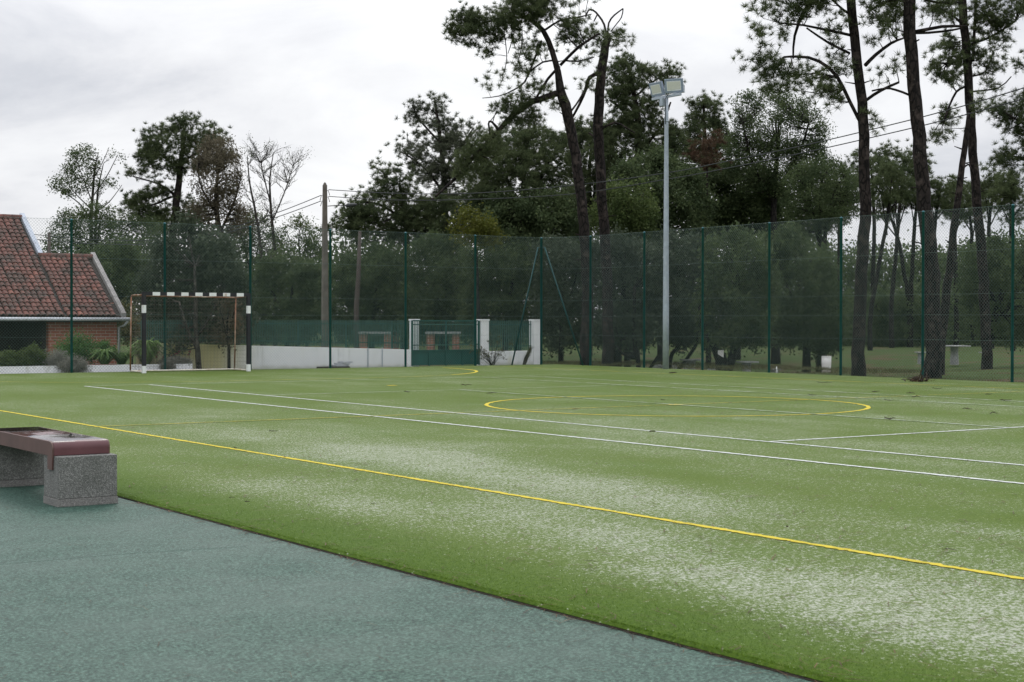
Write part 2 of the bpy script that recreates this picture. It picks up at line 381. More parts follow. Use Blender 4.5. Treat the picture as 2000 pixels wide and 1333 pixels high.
def catmull(P, step):
    P = np.array(P, float)
    if len(P) < 3: n = max(2, int(np.linalg.norm(P[1, :3]-P[0, :3])/step)+1); return np.array([P[0]+(P[1]-P[0])*t for t in np.linspace(0, 1, n)])
    Q = np.vstack([2*P[0]-P[1], P, 2*P[-1]-P[-2]]); out = []
    for i in range(1, len(Q)-2):
        n = max(2, int(np.linalg.norm(Q[i+1, :3]-Q[i, :3])/step))
        for t in np.arange(n)/n:
            out.append(.5*(2*Q[i]+(Q[i+1]-Q[i-1])*t+(2*Q[i-1]-5*Q[i]+4*Q[i+1]-Q[i+2])*t*t+(3*Q[i]-Q[i-1]-3*Q[i+1]+Q[i+2])*t**3))
    out.append(Q[-2]); return np.array(out)
def vnoise(x, y, seed=0):                # smooth value noise 0..1
    r = np.random.default_rng(seed).random((64, 64)); x = np.asarray(x); y = np.asarray(y)
    xi = np.floor(x).astype(int); yi = np.floor(y).astype(int); fx = x-xi; fy = y-yi; fx = fx*fx*(3-2*fx); fy = fy*fy*(3-2*fy)
    g = lambda a, b: r[a % 64, b % 64]
    return (g(xi, yi)*(1-fx)+g(xi+1, yi)*fx)*(1-fy) + (g(xi, yi+1)*(1-fx)+g(xi+1, yi+1)*fx)*fy
def fbm(x, y, seed=0, o=4): return sum(vnoise(x*2**i, y*2**i, seed+i)*.5**i for i in range(o))/sum(.5**i for i in range(o))
def sm(x, a, b): t = np.clip((np.asarray(x, float)-a)/(b-a), 0, 1); return t*t*(3-2*t)

# ------------------------------------------------------------------ the setting
EDGE = 4.195; YB = 39.0; XR = 28.45          # turf edge, back fence line, right fence line
CX, CY, GOALY = 16.04, 18.81, 37.65
def grid_obj(name, xs, ys, zf, mat, attrs=None):
    X, Y = np.meshgrid(xs, ys); Z = zf(X, Y); nx, ny = len(xs), len(ys)
    v = np.stack([X, Y, Z], -1).reshape(-1, 3)
    i = np.arange((nx-1)*(ny-1)); r, c = i//(nx-1), i % (nx-1); a = r*nx+c
    f = np.stack([a, a+1, a+nx+1, a+nx], 1).astype(np.int32)
    me = bpy.data.meshes.new(name); me.vertices.add(len(v)); me.vertices.foreach_set('co', v.astype(np.float32).ravel())
    me.loops.add(f.size); me.loops.foreach_set('vertex_index', f.ravel()); me.polygons.add(len(f)); me.polygons.foreach_set('loop_start', np.arange(len(f), dtype=np.int32)*4)
    me.update(calc_edges=True)
    for k, fn in (attrs or {}).items():
        at = me.attributes.new(k, 'FLOAT', 'POINT'); at.data.foreach_set('value', fn(X, Y).astype(np.float32).ravel())
    o = link_mesh(name, me, mat, smooth=True); tag(o, kind='structure'); return o
def zground(X, Y):
    park = np.maximum(sm(X, 29, 33), sm(Y, 47, 52))
    z = GZ + park*.16*(fbm(X*.25, Y*.25, 3)-.5)
    z = z - 1.05*np.exp(-((X-38)/8)**2-((Y-42.5)/7)**2)*sm(X, 28.6, 31.5)
    z = z - .95*sm(Y, 40.4, 41.6)*sm(X, 17.6, 16.2)*sm(Y, 75, 60)
    return z
far = np.array([60, 120, 250, 600, 1500, 4000.])
gx = np.concatenate([-far[::-1]-20, np.arange(-20, 110, 1.0), far+110]); gy = np.concatenate([-far[::-1]-20, np.arange(-20, 130, 1.0), far+130])
grid_obj('ground', gx, gy, zground, 'park')
# sand brushed into the pile: patches where the photo shows them
PATCH = []
for px, py, s, sx, sy in ((1800, 1215, 1.1, .75, 1.1), (1950, 1190, 1.0, .8, 1.2), (1560, 1165, .75, .6, 1.0), (1330, 1095, .6, .55, 1.3), (1900, 1075, .55, .6, 1.0), (1100, 950, .95, .75, 1.5),
        (980, 925, .8, .7, 1.6), (840, 893, .8, .8, 1.6), (690, 872, .65, .9, 2.0), (560, 850, .6, 1.0, 2.2), (330, 815, .6, 1.2, 2.6), (640, 1010, .6, .45, .9), (790, 985, .5, .5, 1.2),
        (1180, 1040, .55, .5, 1.3), (1500, 1010, .35, .6, 1.5), (1250, 985, .5, .6, 1.4), (1000, 815, .35, 1.2, 3.0), (1480, 815, .4, 1.0, 2.5), (1880, 870, .35, .9, 2), (1850, 825, .4, .9, 2), (100, 870, .5, .9, 1.8),
        (1250, 840, .3, 1.2, 3), (1850, 760, .45, .7, 3.5), (1150, 800, .3, 1, 2), (400, 930, .4, .5, 1.2), (1700, 1290, .5, .3, .7)):
    p = G(px, py); PATCH.append((p[0], p[1], s, sx, sy))
def sandmap(X, Y):
    s = .25 + .40*(fbm(X*.55+3, Y*.28, 5)-.45)
    for x, y, a, sx, sy in PATCH: s = s + .36*a*np.exp(-((X-x)/sx)**2/1.2-((Y-y)/sy)**2/1.2)
    s = s + .75*(fbm(X*1.5, Y*.8, 21)-.5) + .14*sm(Y, 26, 12)
    s = s - .5*np.exp(-((X-8.6)/.55)**2)*sm(Y, 15, 9)*.5
    e = EDGE + .30 + .55*(fbm(Y*.9, X*.9, 9)-.35)
    return np.clip(s, 0, 1.0)*sm(X, e-.22, e+.70)
def lushmap(X, Y):
    e = EDGE + .30 + .55*(fbm(Y*.9, X*.9, 9)-.35)
    return 1 - sm(X, e-.3, e+.8)
def zturf(X, Y): return np.where((X < EDGE+.02), -.02, 0) 
xs = np.concatenate([[EDGE, EDGE+.02], np.arange(EDGE+.12, XR+.15, .13)]); ys = np.arange(-14, YB+.2, .16)
turf = grid_obj('artificial_turf', xs, ys, zturf, 'turf', {'sand': sandmap, 'lush': lushmap})
pav = MB(); pav.box((-30, -30, -.2), (EDGE-.012, 36.0, -.028)); tag(pav.build('rubber_pavement', 'rubber'), kind='structure')
sb = MB(); sb.box((EDGE-.004, -14, -.2), (XR+.2, YB+.15, -.024)); tag(sb.build('turf_base', 'soil'), kind='structure')
st = MB()
for a, b in (((-6, 38.2), (3.4, 39.3)), ((8.0, 39.16), (28.1, 39.4))): st.box((a[0], a[1], -.2), (b[0], b[1], -.035))
tag(st.build('concrete_strip', 'conc'), kind='structure')
# expansion joint in the rubber
jt = MB(); jp = [G(-300, 1160, -.028), G(0, 1103, -.028), G(250, 1082, -.028), G(480, 1068, -.028)]
for a, b in zip(jp[:-1], jp[1:]): jt.tube([a-np.array([0,0,.0012]), b-np.array([0,0,.0012])], .0022, 5)
M['joint'] = paint('dark_joint_filler', (.022, .052, .042), .2, 8, .9)
tag(jt.build('pavement_joint', 'joint'), kind='structure')

def strip(mb, pts, wd, z, closed=False):
    P = [np.array(p, float) for p in pts]; n = len(P); L = []; Rr = []
    for i in range(n):
        a = P[(i-1) % n if closed else max(i-1, 0)]; b = P[(i+1) % n if closed else min(i+1, n-1)]; t = (b-a)/np.linalg.norm(b-a); q = np.array([-t[1], t[0]])
        L.append(P[i]+q*(wd/2+random.gauss(0, .006))); Rr.append(P[i]-q*(wd/2+random.gauss(0, .006)))
    vs = [(*p, z) for p in L]+[(*p, z) for p in Rr]
    m = n if closed else n-1
    mb.add(vs, [(i, (i+1) % n, n+(i+1) % n, n+i)[::-1] for i in range(m)])
def seg(a, b, step=.035): n = max(2, int(math.dist(a, b)/step)); return [(a[0]+(b[0]-a[0])*i/n, a[1]+(b[1]-a[1])*i/n) for i in range(n+1)]
YN, YF, HW, dW, sW = 6.63, 25.6, .055, 5.485, 4.115
def marking(name, mat, jobs, z):
    mb = MB()
    for pts, wd, cl in jobs: strip(mb, pts, wd, z, cl)
    tag(mb.build(name, mat), kind='structure')
circ = [(CX+3*math.cos(a), CY+3*math.sin(a)) for a in np.linspace(0, 2*math.pi, 240)[:-1]]
disc = lambda x, y, r: [(x-r, y), (x, y), (x+r, y)]
marking('yellow_touchline', 'y_line', [(seg((YN, -12), (YN, 37.6)), .058, False)], .0045)
marking('yellow_centre_circle', 'y_line', [(circ, .066, True)], .0045)
marking('yellow_centre_spot', 'y_line', [(disc(CX, CY, .1), .18, False), (disc(15.95, 27.65, .1), .16, False)], .0075)
arc = [(14.44+6*math.cos(a), GOALY+6*math.sin(a)) for a in np.linspace(math.pi, 1.5*math.pi, 90)]
arc2 = [(17.4+6*math.cos(a), GOALY+6*math.sin(a)) for a in np.linspace(1.5*math.pi, 2*math.pi, 90)]
marking('yellow_goal_area_arc', 'y_line', [(arc2[30:], .08, False)], .0045)
marking('worn_yellow_line', 'y_faint', [(arc+arc2[:31], .06, False), (seg((YN, CY), (CX-3, CY)), .055, False), (seg((CX-3, CY), (YF, CY)), .045, False), (seg((YF, -12), (YF, 37.6)), .07, False), (seg((23.6, GOALY), (YF, GOALY)), .05, False)], .0065)
marking('white_tennis_sideline', 'w_line', [(seg((CX-dW, CY-11.9), (CX-dW, CY+11.9)), .06, False), (seg((CX-sW, CY-11.9), (CX-sW, CY+11.9)), .055, False), (seg((CX-sW, CY-6.4), (CX+1.2, CY-6.4)), .055, False)], .0055)
marking('worn_white_line', 'w_faint', [(seg((CX, CY-6.4), (CX, CY+6.4)), .055, False), (seg((CX+sW, CY-11.9), (CX+sW, CY+11.9)), .065, False), (seg((CX+dW, CY-11.9), (CX+dW, CY+11.9)), .065, False), (seg((CX-dW, CY+11.9), (CX+dW, CY+11.9)), .05, False), (seg((CX-sW, CY+6.4), (CX+sW, CY+6.4)), .05, False), (seg((CX+1.2, CY-6.4), (CX+sW, CY-6.4)), .05, False)], .0085)

# short standing fibres in the near part of the pitch, thick along the lush edge
def blades():
    P = []
    def scatter(n, x0, x1, y0, y1, prob):
        x = rng.uniform(x0, x1, n); y = rng.uniform(y0, y1, n); k = rng.random(n) < prob(x, y); P.append(np.stack([x[k], y[k]], 1))
    scatter(190000, EDGE-.004, EDGE+.95, 3.3, 12.5, lambda x, y: np.clip(1.1-(x-EDGE)*1.15, .05, 1)*np.clip(1.5-y/10, .35, 1))
    scatter(110000, EDGE+.3, 8.0, 2.5, 12, lambda x, y: np.clip(.9-.75*sandmap(x, y), .06, 1)*np.clip(1.4-y/12, .25, 1)*.5)
    p = np.vstack(P); n = len(p); z = np.zeros(n)+.0
    b = np.stack([p[:, 0], p[:, 1], z-.004], 1); h = rng.uniform(.005, .011, n); a = rng.uniform(0, 2*math.pi, n); wv = rng.uniform(.0011, .0020, n)
    s = np.stack([np.cos(a), np.sin(a), a*0], 1)*wv[:, None]; lean = np.stack([rng.normal(0, .006, n), rng.normal(0, .006, n), h], 1)
    edge = p[:, 0] < EDGE+.03; lean[edge, 0] -= np.abs(rng.normal(.004, .008, int(edge.sum())))
    V = np.stack([b-s, b+s, b+lean], 1)
    tag(soup('turf_fibres', V, 3, 'blade', None, (0, 0, 0)), 'short green fibres standing along the near edge of the pitch', 'turf', kind='stuff')
blades()
# brown pine needles and crumbs blown over the pitch
def litter():
    V = []
    pts = [G(rng.uniform(-60, 2060), 700+rng.uniform(.03, 1)**1.3*660) for _ in range(1500)]
    pts += [np.array([EDGE-.005+rng.normal(-.012, .02), y, 0]) for y in rng.uniform(3.4, 11, 260)]
    pts += [G(rng.uniform(900, 2060), 705+rng.uniform(0, 1)*110) for _ in range(900)]
    pts += [np.array([rng.uniform(EDGE, 9.5), rng.uniform(3.5, 14), 0]) for _ in range(260)]+[np.array([EDGE-abs(rng.normal(0, .5)), rng.uniform(3.4, 11), 0]) for _ in range(60)]
    for p in pts:
        if p[0] > XR+.1 or p[1] > YB: continue
        d = math.hypot(p[0], p[1]); z = .010 if p[0] > EDGE else -.024
        if p[0] < EDGE-.05 and random.random() < .72: continue
        L = random.uniform(.05, .16); a = random.uniform(0, 2*math.pi); wd = (max(.0020, d*.00030) if p[0] > EDGE-.05 else .0012)*random.uniform(.6, 1.2); q = np.array([math.cos(a), math.sin(a), 0]); s = np.array([-q[1], q[0], 0])*wd
        c = np.array([p[0], p[1], z]); bend = s/wd*random.uniform(-.02, .02); m = c+q*L*.5+bend+np.array([0, 0, .004]); e = c+q*L
        V += [c-s, c+s, m+s, m-s, m-s, m+s, e+s*.5, e-s*.5]
    tag(soup('pine_needle_litter', np.array(V), 4, 'needle', None, (0, 0, 0)), 'brown pine needles scattered over the green pitch', 'pine needles', kind='stuff')
litter()
def twig(px, py, L, n=3, rad=.006):
    L *= .42; rad *= .42; p = G(px, py, .012); mb = MB(); a = random.uniform(-.6, .6)-YAW; pts = []
    for i in range(5):
        t = i/4-.5; pts.append(p+np.array([math.cos(a)*L*t+random.gauss(0, L*.05), math.sin(a)*L*t+random.gauss(0, L*.05), rad+abs(random.gauss(0, L*.06))]))
    mb.tube(pts, [rad*.7, rad, rad, rad*.8, rad*.4], 6)
    for k in range(n):
        q = pts[1+k % 3]; mb.tube([q, q+np.array([random.gauss(0, L*.15), random.gauss(0, L*.15), abs(random.gauss(.01, L*.08))])], [rad*.6, rad*.3], 5)
    tag(mb.build('fallen_twig', 'twig', origin=p), 'small dark dead twig lying on the green and sandy pitch', 'twig', 'dead twigs on the pitch')
for px, py, L, r in ((1738, 820, .42, .02), (910, 754, .5, .02), (795, 767, .35, .016), (1780, 770, .4, .016), (1790, 777, .38, .014), (1710, 766, .36, .018), (1735, 783, .4, .012), (1930, 771, .3, .016), (1965, 783, .45, .018),
        (1890, 800, .35, .014), (1940, 809, .5, .014), (1315, 730, .5, .035), (460, 876, .09, .010), (533, 843, .3, .010), (483, 981, .10, .008), (1275, 845, .2, .016), (1538, 1030, .035, .010), (1612, 749, .8, .012), (1830, 760, .6, .012),
        (730, 984, .12, .004), (452, 973, .10, .006), (1155, 1097, .22, .003), (1350, 1114, .2, .003), (960, 769, .5, .014), (1295, 782, .2, .012), (1855, 1075, .2, .005), (1125, 800, .3, .01), (1585, 772, .4, .012)):
    twig(px, py, L, 2 if L > .25 else 1, r)

# ------------------------------------------------------------------ bench
def bench():
    x0, x1, y0, y1, zt = 3.60, 4.04, 11.04, 12.95, .335; z0 = -.028
    b = thing('park_bench', 'maroon metal bench with wet seat on grey aggregate concrete legs at turf edge', 'bench', (3.82, 12.0, z0))
    for ya, yb in ((11.04, 11.37), (12.62, 12.95)):
        m = MB(); m.box((x0, ya, z0+.055), (x1, yb, zt)); leg = m.build('leg', 'agg', b, bevel=.006)
        q = MB(); q.box((x0-.004, ya-.004, z0), (x1+.004, yb+.004, z0+.0545)); q.v = [(p[0]-b.location[0], p[1]-b.location[1], p[2]-b.location[2]) for p in q.v]
        q.build('plinth', 'agg_base', leg, bevel=.003)
    # seat: a sheet bent down at both ends
    xa, xb, top, th, r = x0-.012, x1-.035, .440, .012, .055; prof = []
    ya, yb = 11.13, 12.86
    prof += [(ya, zt+.004)]
    for k in range(9): a = math.pi-k*math.pi/16; prof.append((ya+r+r*math.cos(a), top-r+r*math.sin(a)))
    for k in range(9): a = math.pi/2-k*math.pi/16; prof.append((yb-r+r*math.cos(a), top-r+r*math.sin(a)))
    prof += [(yb, zt+.004)]
    inner = []
    for i, (y, z) in enumerate(prof):
        a = prof[max(i-1, 0)]; c = prof[min(i+1, len(prof)-1)]; t = np.array([c[0]-a[0], c[1]-a[1]]); t /= np.linalg.norm(t); inner.append((y+t[1]*th, z-t[0]*th))
    n = len(prof); vs = [(x, y, z) for x in (xa+.012, xb) for y, z in prof+inner]; N = 2*n; fs = []
    for i in range(n-1):
        fs += [(i, i+1, N+i+1, N+i), (n+i+1, n+i, N+n+i, N+n+i+1), (i+1, i, n+i, n+i+1), (N+i, N+i+1, N+n+i+1, N+n+i)]
    fs += [(0, N, N+n, n), (n-1, 2*n-1, N+2*n-1, N+n-1)]
    s = MB(); s.add(vs, fs); seat = s.build('seat', 'bench', b, smooth=False)
    for p in seat.data.polygons: p.use_smooth = True
    m = seat.modifiers.new('edge', 'EDGE_SPLIT'); m.split_angle = R(35)
    for xs_, xe_ in ((xa-.002, xa+.010), (xb+.001, xb+.012)):
        sk = MB(); w_ = .10
        poly = [(ya+.012, .235), (ya+.012+w_, .235), (ya+.012+w_, top-.105), (yb-.012-w_, top-.105), (yb-.012-w_, .235), (yb-.012, .235)]
        poly += [(y, z) for y, z in prof[1:-1]][::-1]
        k = len(poly); vv = [(xs_, y, z-.001) for y, z in poly]+[(xe_, y, z-.001) for y, z in poly]
        me = sk.add(vv, [(i, (i+1) % k, k+(i+1) % k, k+i) for i in range(k)])
        me.add(vv, [tuple(range(k))[::-1], tuple(range(k, 2*k))]); sk.build('side_skirt', 'bench_side', b)
bench()

# ------------------------------------------------------------------ goal
def goal():
    xl, xr, H = 14.48, 17.36, 2.02; yb = GOALY+.88; g = thing('handball_goal', 'small goal with black and white striped posts and crossbar and rusty frame', 'goal', ((xl+xr)/2, GOALY, .0))
    a = .044
    def striped(name, p, q, stops):         # square tube along an axis in painted bands
        mb = MB(); p = np.array(p); q = np.array(q); L = np.linalg.norm(q-p); d = (q-p)/L
        ax = 0 if abs(d[0]) > .5 else 2
        ed = [0]+[s for s, _ in stops[1:]]+[L]
        for i in range(len(ed)-1):
            u0 = p+d*ed[i]; u1 = p+d*ed[i+1]; lo = np.minimum(u0, u1); hi = np.maximum(u0, u1)
            for k in range(3):
                if k != ax: lo[k] -= a; hi[k] += a
            mb.box(lo, hi, stops[i][1])
        mb.build(name, ['goal_black', 'goal_white'], g)
    n = [(0, 0)]; x = .26
    L = xr-xl+2*a
    for k in range(7): n += [(x, 1), (x+.20, 0)]; x += .385
    striped('crossbar', (xl-a, GOALY, H), (xr+a, GOALY, H), n)
    for px in (xl, xr): striped('post', (px, GOALY, .002), (px, GOALY, H-a-.001), [(0, 1), (.185, 0), (1.53, 1), (1.73, 0)])
    tb = MB(); tb.tube([(xl-.0, GOALY+a, H-.03), (xl-.02, yb-.2, H-.03), (xl-.03, yb-.08, H-.04), (xr+.0, yb-.08, H-.06)], .02, 8); tb.tube([(xr, GOALY+a, H-.03), (xr, yb-.1, H-.06)], .02, 8); tb.build('top_frame', 'rust_paint', g, True)
    for px in (xl-.03, xr): m = MB(); m.tube([(px, yb-.08, H-.065), (px, yb, .05)], .021, 8); m.build('rear_stanchion', 'rust_paint', g, True)
    m = MB(); m.tube([(xl, GOALY+a, .035), (xl-.03, yb, .035), (xr, yb, .035), (xr, GOALY+a, .035)], .022, 8); m.build('ground_frame', 'base_rail', g, True)
    nt = MB(); rr = .0022
    yt = yb-.08
    for i in range(1, 29): x = xl+(xr-xl)*i/29; nt.tube([(x, yt, H-.06), (x+random.gauss(0, .012), yb-.05+random.gauss(0, .02), 1.0), (x, yb, .05)], rr, 3, cap=False)
    for k in range(1, 20): z = .05+k*.1; yy = yb-.08*(z/H); nt.tube([(xl+(xr-xl)*t, yy+.015*math.sin(t*11+k), z+.008*math.sin(t*17+k*2)) for t in np.linspace(0, 1, 8)], rr, 3, cap=False)
    for px in (xl, xr):
        for i in range(1, 8): y = GOALY+(yb-GOALY)*i/9; nt.tube([(px, y, H-.05), (px, y, .05)], rr, 3, cap=False)
        for k in range(1, 20): nt.tube([(px, GOALY+.04, .05+k*.1), (px, yb-.04, .05+k*.1)], rr, 3, cap=False)
    nt.build('goal_net', 'netting', g)
goal()

# ------------------------------------------------------------------ chain link fences
FH = 3.93
def mesh_panel(a, b, z0, z1, parent, name='mesh_panel', pitch=.081, r=.0021):
    a = np.array(a[:2], float); b = np.array(b[:2], float); Wd = np.linalg.norm(b-a); d = (b-a)/Wd; nrm = np.array([-d[1], d[0]]); H = z1-z0
    A = []
    for sgn in (1, -1):
        for off in np.arange(-H, Wd+H, pitch):
            s0, s1 = (off, off+H) if sgn > 0 else (off, off-H); t0, t1 = 0., 1.
            ds = s1-s0
            for lim, hi in ((0, False), (Wd, True)):
                t = (lim-s0)/ds
                if (ds > 0) == hi: t1 = min(t1, t)
                else: t0 = max(t0, t)
            if t1-t0 < .004: continue
            e = sgn*.0009
            p = [np.array([*(a+d*(s0+ds*t)+nrm*e), z0+H*t]) for t in (t0, t1)]
            A.append((p[0], p[1], sgn))
    P = np.array([x[0] for x in A]); Q = np.array([x[1] for x in A]); T = Q-P; T /= np.linalg.norm(T, axis=1, keepdims=True)
    n3 = np.array([nrm[0], nrm[1], 0]); B = np.cross(T, n3); vs = []
    for base in (P, Q):
        for k in range(3):
            c, s = math.cos(2.0944*k), math.sin(2.0944*k); vs.append(base+r*(n3*c+B*s))
    V = np.stack(vs, 1).reshape(-1, 3); n = len(A); F = []
    for i in range(n):
        k = 6*i; F += [(k, k+1, k+4, k+3), (k+1, k+2, k+5, k+4), (k+2, k, k+3, k+5)]
    mb = MB(); mb.v = [tuple(p) for p in V]; mb.f = F; mb.mi = [0]*len(F)
    for z in (z0+.01, .92, 1.5, 1.98, 2.95, z1-.005):
        if z0-.02 < z < z1+.02: mb.tube([(*(a-nrm*.004), z), (*((a+b)/2-nrm*.004), z-.012), (*(b-nrm*.004), z)], .0024, 4)
    return mb.build(name, 'mesh_green', parent)
def post(p, parent, h=FH+.03, name='post', r=.034):
    m = MB(); m.lathe([(r, 0), (r, h), (r*1.15, h), (r*1.15, h+.015), (r*.6, h+.035), (.004, h+.04)], (p[0], p[1], -.06), 10); return m.build(name, 'fence_green', parent, True)
xb = [5.7, 8.15, 10.6]+[atY(px, 720, YB)[0] for px in (140, 322, 489, 645, 792, 928)]
corner = (atY(1057, 710, YB)[0], YB)
def fences():
    f = thing('chain_link_fence', 'tall green chain link fence run behind the goal and the gate', 'fence', (17, YB, 0))
    pts = [(x, YB) for x in xb]+[corner]
    for p in pts[:-1]: post(p, f)
    for a, b in zip(pts[:-1], pts[1:]): mesh_panel(a, b, -.02, FH, f)
    g = thing('chain_link_fence', 'tall green chain link fence run along the pine trees, past the light mast', 'fence', (XR, 20, 0))
    ys_ = [atX(px, 720, XR)[1] for px in (1153, 1258, 1372, 1502, 1642, 1802, 1977)]; ys_ += [ys_[-1]-2.45*i for i in range(1, 5)]
    q = [corner]+[(XR, y) for y in ys_]
    for i, p in enumerate(q): post(p, g, name='corner_post' if i == 0 else 'post', r=.038 if i == 0 else .034)
    for a, b in zip(q[:-1], q[1:]): mesh_panel(a, b, -.02, FH, g)
    # corner struts
    for nm, par, e in (('corner_strut', f, (25.75+.95, YB-.02)), ('corner_strut', g, (XR-.15, 36.3+1.15))):
        t = 3.62; m = MB(); c = np.array([corner[0], corner[1], t]); dd = np.array([e[0]-c[0], e[1]-c[1], 0]); dd /= np.linalg.norm(dd)
        m.tube([c, c+dd*.13, np.array([e[0], e[1], -.05])], .024, 8); m.build(nm, 'strut_green', par, True)
fences()

# ------------------------------------------------------------------ floodlight mast
def mast():
    x, y = 28.2, 33.48; t = thing('floodlight_mast', 'galvanised steel mast carrying two floodlights beside the right fence', 'light mast', (x, y, 0)); H = 7.68
    m = MB(); m.lathe([(.088, 0), (.086, 1.5), (.070, 4.5), (.056, 6.9), (.054, H)], (x, y, -.03), 20); m.build('pole', 'galv', t, True)
    m = MB(); m.lathe([(.062, 0), (.062, .04)], (x, y, 6.95), 18); m.build('collar', 'galv', t, True)
    m = MB(); m.box((x-.03, y-.62, H-.06), (x+.03, y+.62, H+.015)); m.build('crossarm', 'galv', t, bevel=.006)
    m = MB(); m.box((x-.17, y-.02, H-.30), (x-.07, y+.11, H-.09)); m.build('junction_box', 'galv', t, bevel=.01)
    for yy, az, roll, tilt in ((-.34, math.atan2(-.52, -.85), 0, 14), (.40, math.atan2(.02, -1), 0, 18)):
        c = Vector((x, y+yy, H+.245))
        rot = Matrix.Rotation(az, 4, 'Z') @ Matrix.Rotation(R(tilt), 4, 'Y')     # local +X is where it shines
        def bx(a, b): mb = MB(); mb.box(a, b); mb.v = [tuple(rot @ Vector(p) + c) for p in mb.v]; return mb
        hs = MB(); hw, hh = .27, .195
        pr = [(-.085, .62), (-.03, .96), (.04, 1), (.052, .97)]
        vs = []
        for dx, s in pr: vs += [(dx, -hw*s, -hh*s), (dx, hw*s, -hh*s), (dx, hw*s, hh*s), (dx, -hw*s, hh*s)]
        fs = [(4*i+k, 4*i+(k+1) % 4, 4*i+4+(k+1) % 4, 4*i+4+k) for i in range(3) for k in range(4)]+[(3, 2, 1, 0), (12, 13, 14, 15)]
        hs.add([tuple(rot @ Vector(p)+c) for p in vs], fs)
        for k in range(-4, 5): q = bx((-.118, k*.036-.005, -.11), (-.075, k*.036+.005, .11)); hs.add(q.v, q.f)
        hd = thing  # (kept as parts of the mast)
        h = hs.build('floodlight', 'housing', t); off = np.array(t.location)
        r1 = bx((.0525, -.205, -.135), (.056, .205, .130)); r1.v = [tuple(np.array(p)-off) for p in r1.v]; r1.build('lens_rim', 'lens_rim', h)
        r2 = bx((.0565, -.190, -.105), (.059, .190, .118)); r2.v = [tuple(np.array(p)-off) for p in r2.v]; r2.build('lens', 'lens', h)
        br = MB(); br.tube([tuple(rot @ Vector((0, -.285, 0))+c), tuple(rot @ Vector((-.0, -.285, -.2))+c), (x, y+yy, H+.03), tuple(rot @ Vector((-.0, .285, -.2))+c), tuple(rot @ Vector((0, .285, 0))+c)], .012, 6)
        br.build('bracket', 'galv', t)
    m = MB(); m.tube([(x+.02, y-.1, H+.1), (x-.1, y-.06, H-.1), (x-.075, y-.05, H-.35), (x-.06, y-.03, H-.8)], .011, 6); m.build('cable', 'wire', t, True)
mast()

